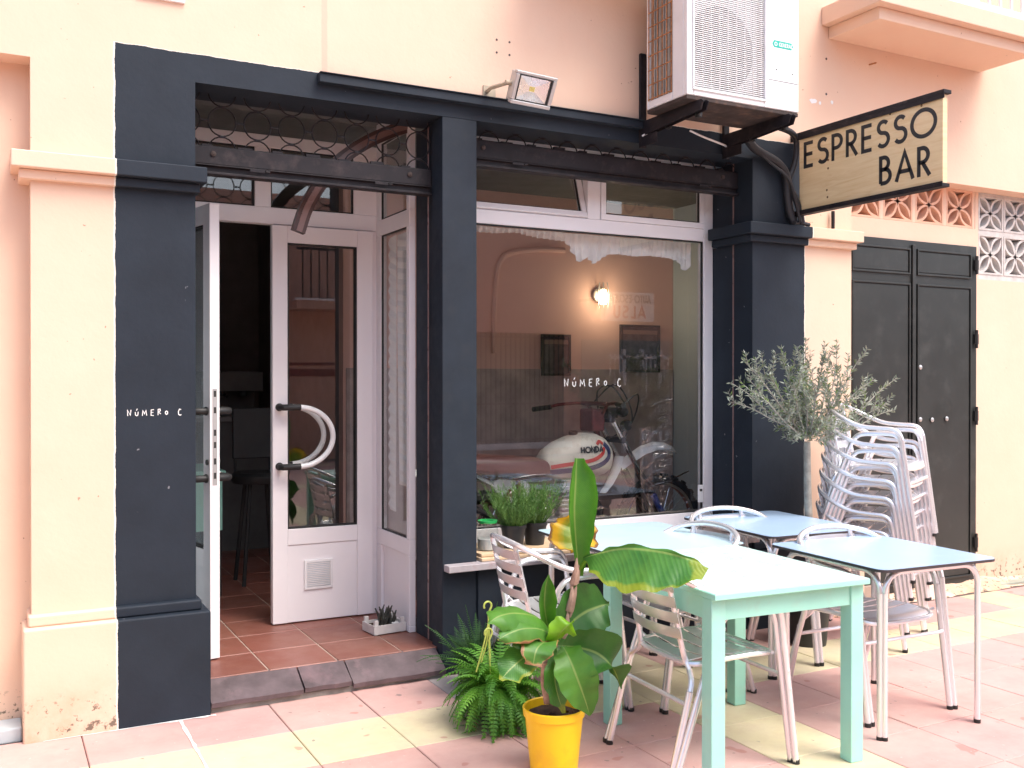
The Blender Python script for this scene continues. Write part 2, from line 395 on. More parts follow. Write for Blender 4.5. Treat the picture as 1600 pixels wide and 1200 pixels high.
def emit(name, col, st):
    m, nt, bs = newmat(name); bs.inputs['Emission Color'].default_value = (*col, 1); bs.inputs['Emission Strength'].default_value = st
    bs.inputs['Base Color'].default_value = (*col, 1); return m
M['bulb'] = emit('lit_bulb', (1, .78, .45), 5)
# ------------------------------------------------------------------ stroke lettering
def arc(cx, cy, rx, ry, a0, a1, n=14):
    return [(cx+rx*math.cos(math.radians(a0+(a1-a0)*k/n)), cy+ry*math.sin(math.radians(a0+(a1-a0)*k/n))) for k in range(n+1)]
G = {   # glyph: (advance, strokes), cap height 1
 'E': (.50, [[(.42, 1-.05), (.05, 1-.05), (.05, .05), (.42, .05)], [(.05, .52), (.40, .52)]]),
 'S': (.56, [arc(.27, .745, .19, .205, 35, 270, 12)+arc(.27, .30, .215, .24, 90, -145, 12)[1:]]),
 'P': (.52, [[(.05, 0), (.05, .95), (.20, .95)]+arc(.20, .71, .23, .24, 90, -90)+[(.05, .47)]]),
 'R': (.54, [[(.05, 0), (.05, .95), (.18, .95)]+arc(.18, .71, .22, .24, 90, -90)+[(.05, .47)], [(.19, .47), (.46, 0)]]),
 'O': (.98, [arc(.47, .5, .435, .455, 0, 360, 36)]),
 'B': (.54, [[(.05, .05), (.05, .95), (.18, .95)]+arc(.18, .74, .19, .21, 90, -90)+[(.05, .53)], [(.18, .53)]+arc(.21, .29, .23, .24, 90, -90)+[(.05, .05)]]),
 'A': (.74, [[(.03, 0), (.36, .96), (.69, 0)], [(.14, .32), (.58, .32)]]),
 'U': (.62, [[(.06, 1), (.06, .34)]+arc(.29, .34, .23, .29, 180, 360)+[(.52, 1)]]),
 'T': (.52, [[(.0, .95), (.5, .95)], [(.25, .95), (.25, 0)]]),
 'C': (.66, [arc(.42, .5, .36, .45, 50, 310, 18)]),
 'L': (.44, [[(.05, 1), (.05, .05), (.4, .05)]]),
 'N': (.66, [[(.05, 0), (.05, 1), (.55, 0), (.55, 1)]]),
 'M': (.80, [[(.05, 0), (.10, 1), (.37, .25), (.64, 1), (.70, 0)]]),
 'H': (.66, [[(.05, 0), (.05, 1)], [(.55, 0), (.55, 1)], [(.05, .5), (.55, .5)]]),
 'D': (.68, [[(.05, .05), (.05, .95), (.2, .95)]+arc(.2, .5, .37, .45, 90, -90)+[(.05, .05)]]),
 'G': (.74, [arc(.42, .5, .36, .45, 50, 350, 18)+[(.78-.02, .48), (.5, .48)]]),
 '-': (.4, [[(.05, .45), (.32, .45)]]), ' ': (.4, []),
 # hand-drawn set
 'n': (.95, [[(.05, .0), (.0, .95), (.42, .10), (.50, .98)]]),
 'u': (.95, [[(.05, .62), (.08, .15), (.25, .0), (.42, .12), (.46, .66)], [(.20, .86), (.36, 1.15)]]),
 'm': (1.1, [[(.0, .0), (.06, .85), (.30, .30), (.52, .88), (.62, .02)]]),
 'e': (.85, [[(.45, .98), (.05, .92), (.03, .05), (.42, .0)], [(.05, .5), (.36, .54)]]),
 'r': (.95, [[(.08, .05), (.10, 1.0), (.36, 1.05), (.42, .78), (.12, .58), (.48, .25)]]),
 'o': (1.35, [[(.22, .15), (.08, .35), (.10, .62), (.28, .72), (.42, .55), (.40, .25), (.22, .15)]]),
 'c': (.8, [[(.42, .92), (.18, 1.0), (.02, .6), (.05, .15), (.25, -.02), (.46, .1)]]),
}
def text_w(t, sp=0): return sum(G[c][0]+sp for c in t)-sp
def lettering(mb, t, h, wd, fn, th, sp=.12, sx=1):
    u = 0
    for ch in t:
        adv, st = G[ch]
        for s_ in st: mb.ribbon([((u+x)*h*sx, y*h) for x, y in s_], wd*h, fn, th)
        u += adv+sp
    return mb
# ================================================================== SETTING
def tiles(name, mat, x0, nx, dx, y0, ny, dy, z, th, gap, colf, skip=None):
    mb = MB()
    for i in range(nx):
        for j in range(ny):
            xa = x0+i*dx; ya = y0+j*dy
            if skip and skip(xa+dx/2, ya+dy/2): continue
            mb.col = colf(i, j); g = gap/2
            dz = random.uniform(-.0012, .0012); b = .003
            q = lambda e, h: [mb.V(p) for p in ((xa+g+e, ya+g+e, h), (xa+dx-g-e, ya+g+e, h), (xa+dx-g-e, ya+dy-g-e, h), (xa+g+e, ya+dy-g-e, h))]
            B = q(0, z-th); A = q(0, z-b+dz); T = q(b, z+dz)
            mb.F(T)
            for k in range(4):
                l = (k+1) % 4; mb.F([A[k], A[l], T[l], T[k]]); mb.F([B[k], B[l], A[l], A[k]])
    return mb.build(name, mat, smooth=0)
rt = random.Random(3)
def pcol(i, j):
    ii = i-18; jj = 25-j            # ii: tile column right of X=.345, jj: row below the yellow line at Y=4.133
    f = rt.uniform(.93, 1.06)
    if (ii-6) % 8 == 0 or (jj-0) % 8 == 0: c = (.64, .565, .35)
    else: c = (.55, .315, .28)
    if ii == 4 and jj == -1: c = (.42, .38, .36)
    return tuple(min(1, x*f*rt.uniform(.98, 1.02)) for x in c)
tag(tiles('pavement', M['tiles'], .345-18*.3975, 50, .3975, 4.133-26*.4082, 27, .4082, 0, .012, .004, pcol), kind='structure')
r_ = random.Random(8); m = MB(); rw = []
for k in range(24):
    y = 4.485-k*.036; e = .003+.006*(1 if k < 12 else .35)*r_.uniform(.4, 1.2); rw.append([(.7425-e, y, .0022), (.7425+e*r_.uniform(.6, 1.4), y, .0026)])
m.grid(rw); tag(m.build('pavement_joint', simple('white_filler', (.72, .72, .70), .9), smooth=0), kind='structure')
m = MB(); rw = []
for k in range(30):
    x = .20+k*.024; rw.append([(x, 4.497, .0025), (x, 4.497-(.004+.020*r_.random()*(k/30)), .0022)])
m.grid(rw); tag(m.build('wall_base_filler', bpy.data.materials['white_filler'], smooth=0), kind='structure')
g = MB(); g.box(-40, 50, -40, 30, -.5, -.009); tag(g.build('ground', simple('grout', (.15, .105, .09), .95, var=.2, scale=20), smooth=0), kind='structure')
g = MB(); g.box(.83, 5.35, 4.645, 9.6, -.3, .1215); g.build('floor_slab', simple('floor_grout', (.40, .31, .25), .9, var=.15), smooth=0); tag(S.collection.objects['floor_slab'], kind='structure')
def tcol(i, j): f = rt.uniform(.85, 1.12); return (.215*f, .072*f, .052*f)
tag(tiles('floor', M['terra'], 1.171-.337, 13, .337, 4.974-.337, 14, .337, .125, .012, .006, tcol,
          skip=lambda x, y: (x > 2.15 and y < 5.1)), kind='structure')
# ================================================================== BUILDING
cafe = empty('cafe_building', (2.5, 4.6, 0))
tag(cafe, 'peach rendered cafe building with a navy painted shopfront under the espresso bar sign', 'building')
FM = M['facade']
# upper wall, with a small vent window high on the left
m = MB()
YW = 4.57; YB = 4.85
m.box(-6, .58, YW, YB, 2.955, 6.5); m.box(.78, 13, YW, YB, 2.955, 6.5); m.box(.58, .78, YW, YB, 2.955, 3.17); m.box(.58, .78, YW, YB, 3.42, 6.5)
m.box(-6, .16, YW, YB, 2.842, 2.955); m.box(.16, .83, YW, YB, 2.83, 2.955)
m.box(.83, 4.08, YW, YB, 2.83, 2.955); m.box(4.08, 4.908, YW, YB, 2.83, 2.955); m.box(4.908, 13, YW, YB, 2.850, 2.955)
m.build('upper_wall', FM, cafe, smooth=0)
m = MB(); m.box(-6, .16, 4.70, 4.95, 0, 2.842); m.build('recessed_wall', FM, cafe, smooth=0)
m = MB()                      # right recessed wall around the metal door and the breeze blocks
m.box(4.908, 4.99, 4.70, 4.95, 0, 2.85); m.box(4.99, 6.285, 4.70, 4.95, 2.452, 2.58)
m.box(6.285, 13, 4.70, 4.95, 0, 2.22); m.box(6.285, 6.32, 4.70, 4.95, 2.22, 2.85); m.box(4.99, 6.285, 4.70, 4.95, 0, .045)
m.box(4.99, 5.03, 4.70, 4.95, 2.58, 2.85); m.box(7.46, 13, 4.70, 4.95, 2.22, 2.85)
m.build('recessed_wall', FM, cafe, smooth=0)
def pilaster(x0, x1, capl, capr):
    m = MB(); m.box(x0, x1, YW, 4.955, .515, 2.328); m.box(x0, x1, YW, 4.955, 2.44, 2.830); s = m.build('pilaster', FM, cafe, smooth=0)
    m = MB(); m.box(x0-.075, x1+.04, 4.50, 4.90, 2.370, 2.44); m.box(x0-.045, x1+.015, 4.535, 4.90, 2.3285, 2.370)
    m.build('capital', FM, s, smooth=0, bevel=.006)
    m = MB(); m.box(x0-.035, x1+.052, 4.50, 4.90, -.01, .467); m.box(x0-.015, x1+.02, 4.535, 4.90, .467, .5145)
    m.build('plinth', FM, s, smooth=0, bevel=.010, seg=3)
    return s
pilaster(.16, .825, 0, 0); pilaster(4.08, 4.908, 0, 0)
m = MB(); m.box(2.033, 2.228, YW-.002, 4.70, .0, 2.829); m.box(2.050, 2.228, 4.70, 4.955, .0, 2.829); m.build('shopfront_post', M['navy'], cafe, smooth=0, bevel=.005)
m = MB(); m.box(2.229, 4.079, 4.553, 4.90, 0, .52); m.build('window_base_wall', M['navy'], cafe, smooth=0)
m = MB(); m.box(2.04, 4.079, 4.50, 4.568, .523, .558); m.box(2.2295, 4.079, 4.568, 4.93, .523, .558); m.build('window_sill', M['sill'], cafe, smooth=0, bevel=.004)
m = MB(); m.box(1.385, 3.25, 4.525, 4.569, 2.902, 2.943); m.box(1.385, 3.25, 4.515, 4.569, 2.9435, 2.949); m.build('cable_trunking', M['navy'], cafe, smooth=0, bevel=.003)
# door step: sloping slate slabs on mortar
m = MB(); m.box(.88, 2.03, 4.53, 4.66, -.01, .028); m.build('step_base', M['mortar'], cafe, smooth=0, bevel=.006)
for xa, xb, dz in ((.879, 1.30, 0), (1.307, 1.535, .006), (1.542, 2.026, -.008)):
    m = MB(); r_ = random.Random(int(xa*100)); fr = []
    n = 9
    for k in range(n): fr.append((xa+(xb-xa)*k/(n-1), 4.505+r_.uniform(-.006, .006)))
    top = [m.V((x, y, .050+dz)) for x, y in fr]; bot = [m.V((x, y+.004, .028+dz)) for x, y in fr]
    tb = [m.V((x, 4.648, .124)) for x, y in fr]; bb = [m.V((x, 4.648, .08)) for x, y in fr]
    for k in range(n-1):
        m.F([top[k], top[k+1], tb[k+1], tb[k]]); m.F([bot[k+1], bot[k], bb[k], bb[k+1]]); m.F([bot[k], bot[k+1], top[k+1], top[k]])
    m.F([top[0], tb[0], bb[0], bot[0]]); m.F([top[-1], bot[-1], bb[-1], tb[-1]])
    m.build('step_slab', M['slate'], cafe, smooth=0)
# beam and slab behind the lintel, closing the shutter slot
m = MB(); m.box(.83, 4.08, 4.90, 4.95, 2.872, 2.955); m.build('inner_lintel', M['intwall'], cafe, smooth=0)
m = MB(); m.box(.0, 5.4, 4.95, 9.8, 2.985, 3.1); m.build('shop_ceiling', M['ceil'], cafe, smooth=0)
m = MB()
m.box(.70, .826, 4.956, 9.6, .0, 2.985); m.box(5.30, 5.4, 4.96, 7.0, 0, 2.985)
m.build('inner_side_wall', M['intgrey'], cafe, smooth=0)
m = MB(); m.box(2.30, 5.30, 6.95, 7.05, 0, 2.985); m.build('inner_back_wall', M['intwall'], cafe, smooth=0)
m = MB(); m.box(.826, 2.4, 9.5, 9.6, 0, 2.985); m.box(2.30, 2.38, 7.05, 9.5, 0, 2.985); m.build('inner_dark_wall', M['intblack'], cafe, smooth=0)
m = MB(); m.box(4.08, 5.3, 4.956, 5.0, 0, 2.985); m.build('inner_front_wall', M['intgrey'], cafe, smooth=0)
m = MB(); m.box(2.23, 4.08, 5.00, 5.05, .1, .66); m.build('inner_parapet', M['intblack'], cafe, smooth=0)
# vent window top left
m = MB(); f = .02
for a in ((.58, .78, 3.17, 3.19), (.58, .78, 3.40, 3.42), (.58, .60, 3.19, 3.40), (.76, .78, 3.19, 3.40)): m.box(a[0], a[1], 4.555, 4.60, a[2], a[3])
vf = m.build('vent_window', M['white_pvc'], cafe, smooth=0, bevel=.003)
m = MB()
for k in range(6): m.box(.605+k*.027, .612+k*.027, 4.585, 4.60, 3.19, 3.40)
m.box(.60, .76, 4.63, 4.66, 3.19, 3.40); m.build('louvre', M['dark'], vf, smooth=0)
# kerb strip of the left recess
m = MB(); m.box(-6, .125, 4.56, 4.70, -.01, .055); m.build('base_kerb', M['curb'], cafe, smooth=0, bevel=.01)
# mortar heap under the metal door
m = MB()
rows = []
for i in range(58):
    x = 5.04+i*.0325; hh = .038*max(0, math.sin(i/57*math.pi))*(1+.3*math.sin(i*.35)+.12*math.sin(i*1.1))+.008
    rows.append([(x, 4.70, hh+.02), (x, 4.66, hh), (x, 4.625-.008*math.sin(i*.45), hh*.7), (x, 4.575-.014*math.sin(i*.35)-.006*math.sin(i*1.3), -.005)])
m.grid(rows); m.build('mortar_fillet', FM, cafe, recalc=True)
m = MB(); m.box(6.45, 13, 4.60, 4.70, -.01, .02); m.build('concrete_strip', simple('greenish_concrete', (.36, .38, .31), .9, var=.2, bmp=.5), cafe, smooth=0, bevel=.006)
# balconies
def balcony(x0, x1, yf, z, parapet=True, ov=.06):
    m = MB(); m.box(x0, x1, yf, 4.569, z, z+.075); m.box(x0-ov, x1+ov, yf-ov, 4.569, z+.075, z+.19); b = m.build('balcony', FM, cafe, smooth=0, bevel=.006)
    m = MB(); m.box(x0-ov+.12 if parapet else x0, x1+ov, yf-ov+.01, yf-ov+.06, z+.19, z+.235); m.build('white_coping', M['ac_white'], b, smooth=0, bevel=.004)
    m = MB(); x = x0+.3
    m.box(x0+.1, x1, yf-.04, yf-.01, z+1.05, z+1.08)
    while x < x1: m.box(x, x+.014, yf-.03, yf-.016, z+.235, z+1.05); x += .11
    m.build('railing', M['white_pvc'], b, smooth=0)
balcony(4.702, 6.152, 4.165, 3.65); balcony(2.6, 4.06, 4.165, 3.72)
# ------------------------------------------------------------------ breeze blocks
def breeze(x0, x1, z0, z1, mat):
    m = MB(); ya = 4.702; yb = 4.80; b = .014
    m.box(x0, x1, ya, yb, z0, z0+b); m.box(x0, x1, ya, yb, z1-b, z1); m.box(x0, x0+b, ya, yb, z0+b, z1-b); m.box(x1-b, x1, ya, yb, z0+b, z1-b)
    cx, cz = (x0+x1)/2, (z0+z1)/2; W = (x1-x0)/2-b*.5; H = (z1-z0)/2-b*.5
    for sx, sz in ((1, 1), (1, -1), (-1, 1), (-1, -1)):
        for sd in (1, -1):                       # two arcs from the centre to the corner form one petal
            pts = []
            for k in range(9):
                t = k/8; bow = math.sin(t*math.pi)*.23*sd
                pts.append((cx+sx*W*(t*1+bow*.9), cz+sz*H*(t-bow*.9)))
            m.ribbon(pts, .017, lambda u, v, o: Vector((u, yb-.002-o, v)), .09)
    o = m.build('breeze_block', mat, cafe, smooth=30); return o
for x0 in (5.035, 5.350, 5.665, 5.98): breeze(x0, x0+.285, 2.582, 2.849, M['blockpeach'])
m = MB()
for x0 in (5.320, 5.635, 5.95): m.box(x0, x0+.03, 4.703, 4.80, 2.582, 2.849)
m.box(6.265, 6.284, 4.703, 4.80, 2.582, 2.849); m.build('block_joint', FM, cafe, smooth=0)
for i in range(4):
    for z0, z1 in ((2.58, 2.83), (2.26, 2.55)): breeze(6.325+i*.285, 6.60+i*.285, z0, z1, M['blockgrey'])
m = MB(); m.box(6.32, 7.46, 4.706, 4.80, 2.55, 2.58); m.box(6.32, 7.46, 4.706, 4.80, 2.22, 2.26); m.box(6.32, 7.46, 4.706, 4.80, 2.83, 2.849)
for i in range(4): m.box(6.60+i*.285, 6.61+i*.285, 4.706, 4.80, 2.26, 2.55); m.box(6.60+i*.285, 6.61+i*.285, 4.706, 4.80, 2.58, 2.83)
m.build('block_joint', M['blockgrey'], cafe, smooth=0)
m = MB(); m.box(4.95, 7.6, 4.96, 5.6, 2.2, 2.22); m.box(4.95, 7.6, 5.6, 5.65, 2.2, 2.85); m.build('duct_chamber', M['blockgrey'], cafe, smooth=0)
# ------------------------------------------------------------------ grey metal utility door
m = MB()
m.box(4.995, 6.283, 4.685, 4.72, .045, 2.450)
door = m.build('metal_door', M['metaldoor'], cafe, smooth=0, bevel=.003)
for x0, x1 in ((5.03, 5.585), (5.655, 6.215)):
    for z0, z1 in ((.09, 2.155), (2.215, 2.395)):
        m = MB()
        for a in ((x0, x1, z0, z0+.012), (x0, x1, z1-.012, z1), (x0, x0+.012, z0+.012, z1-.012), (x1-.012, x1, z0+.012, z1-.012)): m.box(a[0], a[1], 4.672, 4.6845, a[2], a[3])
        m.box(x0+.02, x1-.02, 4.679, 4.6845, z0+.02, z1-.02)
        m.build('door_panel', M['metaldoor'], door, smooth=0, bevel=.002)
m = MB(); m.box(5.600, 5.632, 4.668, 4.6845, .06, 2.42); m.build('cover_strip', M['metaldoor'], door, smooth=0, bevel=.003)
for z in (.45, .60, 1.20, 2.26): pass
for z in (.26, 1.17, 1.72, 2.25):
    m = MB(); m.tube([(6.262, 4.668, z), (6.262, 4.668, z+.13)], .011); m.box(6.245, 6.28, 4.664, 4.684, z+.03, z+.10); m.build('hinge', M['rubber'], door)
for x, z in ((5.68, 1.58), (5.68, 1.22), (5.95, 1.22), (5.80, 1.215)):
    m = MB(); m.lathe([(.016, 0), (.016, -.004), (.010, -.008), (.0, -.009)], (x, 4.672, z), 14, 'y'); m.build('lock_cylinder', M['silver'], door)
# ------------------------------------------------------------------ rolling shutters
def shutter(x0, x1, z0, z1, ztop, mat):
    m = MB(); zm = z0+.045
    m.box(x0, x1, 4.70, 4.735, zm+.004, z1); m.box(x0, x1, 4.685, 4.75, z0, z0+.012); m.box(x0, x1, 4.712, 4.72, z0+.012, zm)
    m.box(x0, x1, 4.695, 4.74, zm-.004, zm+.003)
    s = m.build('rolling_shutter', mat, cafe, smooth=0, bevel=.003)
    for x in (x0+.10, x1-.12):
        m = MB(); m.lathe([(.013, 0), (.013, -.006), (.006, -.010)], (x, 4.70, (zm+z1)/2+.01), 14, 'y'); m.build('bolt', M['underpan'], s)
    for x in (x0+.30, x1-.28):
        m = MB(); m.box(x-.035, x+.035, 4.676, 4.6845, zm-.018, zm-.006); m.tube([(x+.04, 4.68, zm-.012), (x+.06, 4.68, zm-.012)], .004); m.build('lock_tab', mat, s)
    # hexagonal-linked rings of bent rod
    m = MB(); r = .064; px_ = .165; pz = .138
    def link(cx, cz, mz):
        for sx in (1, -1):
            pts = []
            for k in range(13):
                a = math.radians(-90+180*k/12); x = cx+sx*r*math.cos(a); z = cz+r*1.05*math.sin(a)
                pts.append((x, 4.722, z))
            pts = [p for p in pts if p[2] < ztop and p[2] > mz and x0 < p[0] < x1]
            if len(pts) > 1: m.tube(pts, .0036, 6)
    nx = int((x1-x0)/px_)+2
    row = 0; z = z1-.012
    while z < ztop+.1:
        for i in range(nx):
            cx = x0-.02+i*px_+(0 if row % 2 == 0 else px_/2)
            link(cx, z, z1)
            if z1 < z < ztop:
                for sx in (1,):
                    xa = cx+r; xb = cx+px_-r
                    if xb < x1 and xa > x0: m.tube([(xa, 4.722, z), (xb, 4.722, z)], .0045, 6)
            if z+r*1.05 < ztop and z+r > z1 and x0 < cx < x1: m.box(cx-.010, cx+.010, 4.716, 4.728, z+r*1.05-.004, z+r*1.05+.006)
        z += pz if row % 2 == 0 else pz; row += 2
    m.tube([(x0+.002, 4.722, z1+.006), (x1-.002, 4.722, z1+.006)], .003, 6)
    m.build('link_grille', mat, s, smooth=60)
    m = MB()
    x = x0+.05
    k = 0
    while x < x1-.1:
        w_ = .07 if k % 2 else .05; h = random.uniform(.008, .02); m.box(x, x+w_, 4.712, 4.73, z1+.0005, z1+h); x += px_; k += 1
    m.box(x0+.01, x1-.01, 4.715, 4.727, z1+.0002, z1+.0045); m.build('link_tab', mat, s, smooth=0)
    return s
shutter(.829, 2.03, 2.449, 2.579, 2.872, M['iron']); shutter(2.2295, 4.078, 2.627, 2.768, 2.872, M['iron'])
for x, z0 in ((2.0305, 2.44), (4.0775, 2.6)):
    m = MB(); m.box(x-.003, x+.001, 4.735, 4.745, .14, 2.83); m.build('shutter_guide', M['brown2'], cafe, smooth=0)
# ------------------------------------------------------------------ entrance: frame, side panel, doors
WP = M['white_pvc']
YF = 5.50
m = MB()
m.box(.827, 2.048, YF-.03, YF+.03, 2.362, 2.455); m.box(.827, 2.048, YF-.03, YF+.03, 2.785, 2.855)
m.box(1.305, 1.395, YF-.03, YF+.03, 2.455, 2.785); m.box(1.875, 2.048, YF-.03, YF+.03, 2.455, 2.785); m.box(.827, .86, YF-.03, YF+.03, 2.455, 2.785)
m.box(1.985, 2.048, YF-.03, YF+.03, .125, 2.362); m.box(.827, .84, YF-.03, YF+.03, .125, 2.362)
ef = m.build('entrance_frame', WP, cafe, smooth=0, bevel=.004)
m = MB()
for a in ((.861, 1.304), (1.396, 1.874)):
    m.box(a[0], a[1], YF-.002, YF+.002, 2.456, 2.784)
m.box(.827, 2.048, YF-.002, YF+.002, 2.856, 2.984); m.build('transom_pane', M['glass'], ef, smooth=0)
m = MB()
for a in ((.861, 1.304), (1.396, 1.874)):
    for q in ((a[0], a[1], 2.456, 2.462), (a[0], a[1], 2.778, 2.784), (a[0], a[0]+.006, 2.462, 2.778), (a[1]-.006, a[1], 2.462, 2.778)): m.box(q[0], q[1], YF-.022, YF-.003, q[2], q[3])
m.build('gasket', M['gasket'], ef, smooth=0)
# side panel in the X = 2.049 plane
m = MB(); xa, xb = 2.012, 2.049
ya, yb = 4.957, 5.468
for q in ((ya, yb, .125, .16), (ya, yb, .54, .63), (ya, yb, 2.33, 2.42), (ya, yb, 2.86, 2.984)): m.box(xa, xb, q[0], q[1], q[2], q[3])
for q in ((ya, ya+.045), (yb-.075, yb)):
    for z0, z1 in ((.16, .54), (.63, 2.33), (2.42, 2.86)): m.box(xa, xb, q[0], q[1], z0, z1)
m.box(xa+.015, xb-.008, ya+.045, yb-.075, .16, .54)
sp_ = m.build('side_panel', WP, cafe, smooth=0, bevel=.004)
m = MB(); m.box(xa+.016, xa+.020, ya+.046, yb-.076, .631, 2.329); m.box(xa+.016, xa+.020, ya+.046, yb-.076, 2.421, 2.859); m.build('side_pane', M['glass'], sp_, smooth=0)
m = MB()
for z0, z1 in ((.631, 2.329), (2.421, 2.859)):
    for q in ((ya+.046, yb-.076, z0, z0+.006), (ya+.046, yb-.076, z1-.006, z1), (ya+.046, ya+.052, z0+.006, z1-.006), (yb-.082, yb-.076, z0+.006, z1-.006)): m.box(xa+.004, xa+.015, q[0], q[1], q[2], q[3])
m.build('gasket', M['gasket'], sp_, smooth=0)
def leaf_door(hinge, ang, wd, opens_out, label=None):
    """wd along local +x from the hinge, thickness along local y, z up"""
    T = Matrix.Translation(Vector(hinge)) @ Matrix.Rotation(ang, 4, 'Z')
    z0, z1 = .0, 2.225; s_ = .095; th = .025
    def L(): m = MB(); m.M = T; return m
    m = L()
    m.box(0, s_, -th, th, z0, z1); m.box(wd-s_+.01, wd, -th, th, z0, z1)
    m.box(s_, wd-s_+.01, -th, th, z1-.095, z1); m.box(s_, wd-s_+.01, -th, th, .435, .525); m.box(s_, wd-s_+.01, -th+.006, th-.006, .0, .434)
    d = m.build('entrance_door', WP, cafe, smooth=0, bevel=.003)
    if label: d['label'] = label
    m = L(); m.box(s_+.001, wd-s_+.009, -.003, .003, .526, z1-.096); m.build('door_pane', M['glass'], d, smooth=0)
    m = L()
    for sy in (-1, 1):
        for q in ((s_+.001, wd-s_+.009, .526, .533), (s_+.001, wd-s_+.009, z1-.103, z1-.096), (s_+.001, s_+.008, .533, z1-.103), (wd-s_+.002, wd-s_+.009, .533, z1-.103)):
            m.box(q[0], q[1], min(sy*.004, sy*(th-.005)), max(sy*.004, sy*(th-.005)), q[2], q[3])
    m.build('gasket', M['gasket'], d, smooth=0)
    zc = 1.045; hr = .165
    for sy in (-1, 1):
        xh = wd-.045; m = L(); yo = sy*(th+.065)
        pts = [(xh-.085, yo, zc+hr)]
        for k in range(17):
            a = math.radians(90-180*k/16); pts.append((xh-.085-.195*math.cos(a), yo, zc+hr*math.sin(a)))
        pts.append((xh-.085, yo, zc-hr)); m.tube(smooth_path(pts, 2), .0155, 12)
        h = m.build('door_handle', M['ac_white'], d, smooth=60)
    for sy in (-1, 1):
        yo = sy*(th+.065)
        for s2 in (1, -1):
            m = L(); m.tube([(xh-.095, yo, zc+s2*hr), (xh+.0, yo, zc+s2*hr), (xh+.008, sy*(th+.045), zc+s2*hr), (xh+.008, sy*(th+.001), zc+s2*hr)], .0175, 12)
            m.lathe([(.022, sy*(th+.001)), (.022, sy*(th+.008))], (xh+.008, 0, zc+s2*hr), 14, 'y')
            m.build('handle_grip', M['rubber'], d, smooth=50)
    for z in (.15, .55, 1.65, 1.95):
        m = L(); m.tube([(-.006, -th-.008, z), (-.006, -th-.008, z+.10)], .009, 8); m.tube([(-.006, -th-.008, z+.048), (-.006, -th-.008, z+.052)], .0098, 8); m.build('hinge', WP, d)
    return d, L
dR, LR = leaf_door((1.982, 5.470, .132), math.pi-.01, .585, False, 'right door leaf standing closed, with a vent grille low down')
# door local y is flipped by the rotation; grille on the street face (+y local)
m = LR()
gx, gz = .325, .26; hw = .082
for q in ((gx-hw, gx+hw, gz-hw, gz-hw+.014), (gx-hw, gx+hw, gz+hw-.014, gz+hw), (gx-hw, gx-hw+.014, gz-hw+.014, gz+hw-.014), (gx+hw-.014, gx+hw, gz-hw+.014, gz+hw-.014)): m.box(q[0], q[1], .0195, .029, q[2], q[3])
for k in range(13): z = gz-hw+.018+k*.0102; m.box(gx-hw+.0145, gx+hw-.0145, .020, .027, z, z+.0065)
m.build('vent_grille', simple('grille_white', (.78, .77, .77), .5), dR, smooth=0)
m = LR(); m.box(gx-hw+.015, gx+hw-.015, .0192, .0198, gz-hw+.015, gz+hw-.015); m.build('grille_backing', M['intgrey'], dR, smooth=0)
ang = math.atan2(4.93-5.47, .978-.875)
dL, LL = leaf_door((.875, 5.47, .132), ang, .555, True, 'left door leaf swung open towards the street')
m = LL(); m.box(.5552, .5575, -.011, .011, .85, 1.32); m.build('lock_plate', M['silver'], dL, smooth=0)
for z in (.88, .95, 1.03, 1.09, 1.2, 1.28): m = LL(); m.box(.5576, .5582, -.006, .006, z, z+.03); m.build('lock_slot', M['dark'], dL, smooth=0)
m = LL(); m.lathe([(.014, -.026), (.014, -.033)], (.53, 0, .96), 14, 'y'); m.lathe([(.014, .026), (.014, .033)], (.53, 0, .96), 14, 'y'); m.build('keyhole_plate', M['rubber'], dL)
# ------------------------------------------------------------------ shop window
m = MB(); y0, y1 = 4.935, 4.995
m.box(4.005, 4.078, y0, y1, .66, 2.872); m.box(2.2295, 2.29, y0, y1, .66, 2.872)
m.box(2.2295, 4.078, y0-.001, y1, .585, .659); m.box(2.29, 4.005, y0, y1, 2.37, 2.448); m.box(2.29, 4.005, y0, y1, 2.80, 2.872)
m.box(3.135, 3.225, y0, y1, 2.448, 2.80)
wf = m.build('shop_window', WP, cafe, smooth=0, bevel=.004)
m = MB(); m.box(2.291, 4.004, 4.962, 4.966, .66, 2.369); m.build('window_pane', M['glass'], wf, smooth=0)
m = MB()
for q in ((2.291, 4.004, 2.362, 2.369), (2.291, 4.004, .66, .666), (3.998, 4.004, .666, 2.362)): m.box(q[0], q[1], 4.945, 4.961, q[2], q[3])
m.build('gasket', M['gasket'], wf, smooth=0)
def sash(x0, x1, z0, z1, tilt, label=None):
    T = Matrix.Translation((0, 4.955, z0)) @ Matrix.Rotation(tilt, 4, 'X')
    m = MB(); m.M = T; h = z1-z0; b = .035
    m.box(x0, x1, -.028, .012, 0, b); m.box(x0, x1, -.028, .012, h-b, h); m.box(x0, x0+b, -.028, .012, b, h-b); m.box(x1-b, x1, -.028, .012, b, h-b)
    s = m.build('fanlight_sash', WP, wf, smooth=0, bevel=.003)
    if label: s['label'] = label
    m = MB(); m.M = T; m.box(x0+b+.001, x1-b-.001, -.006, -.002, b+.001, h-b-.001); m.build('fanlight_pane', M['glass'], wf, smooth=0)
    m = MB(); m.M = T
    for q in ((x0+b, x1-b, b, b+.006), (x0+b, x1-b, h-b-.006, h-b), (x0+b, x0+b+.006, b+.006, h-b-.006), (x1-b-.006, x1-b, b+.006, h-b-.006)): m.box(q[0], q[1], -.02, -.0065, q[2], q[3])
    m.build('gasket', M['gasket'], wf, smooth=0)
sash(2.292, 3.132, 2.449, 2.798, math.radians(-17), 'fanlight tilted open inwards'); sash(3.227, 4.003, 2.449, 2.798, 0)
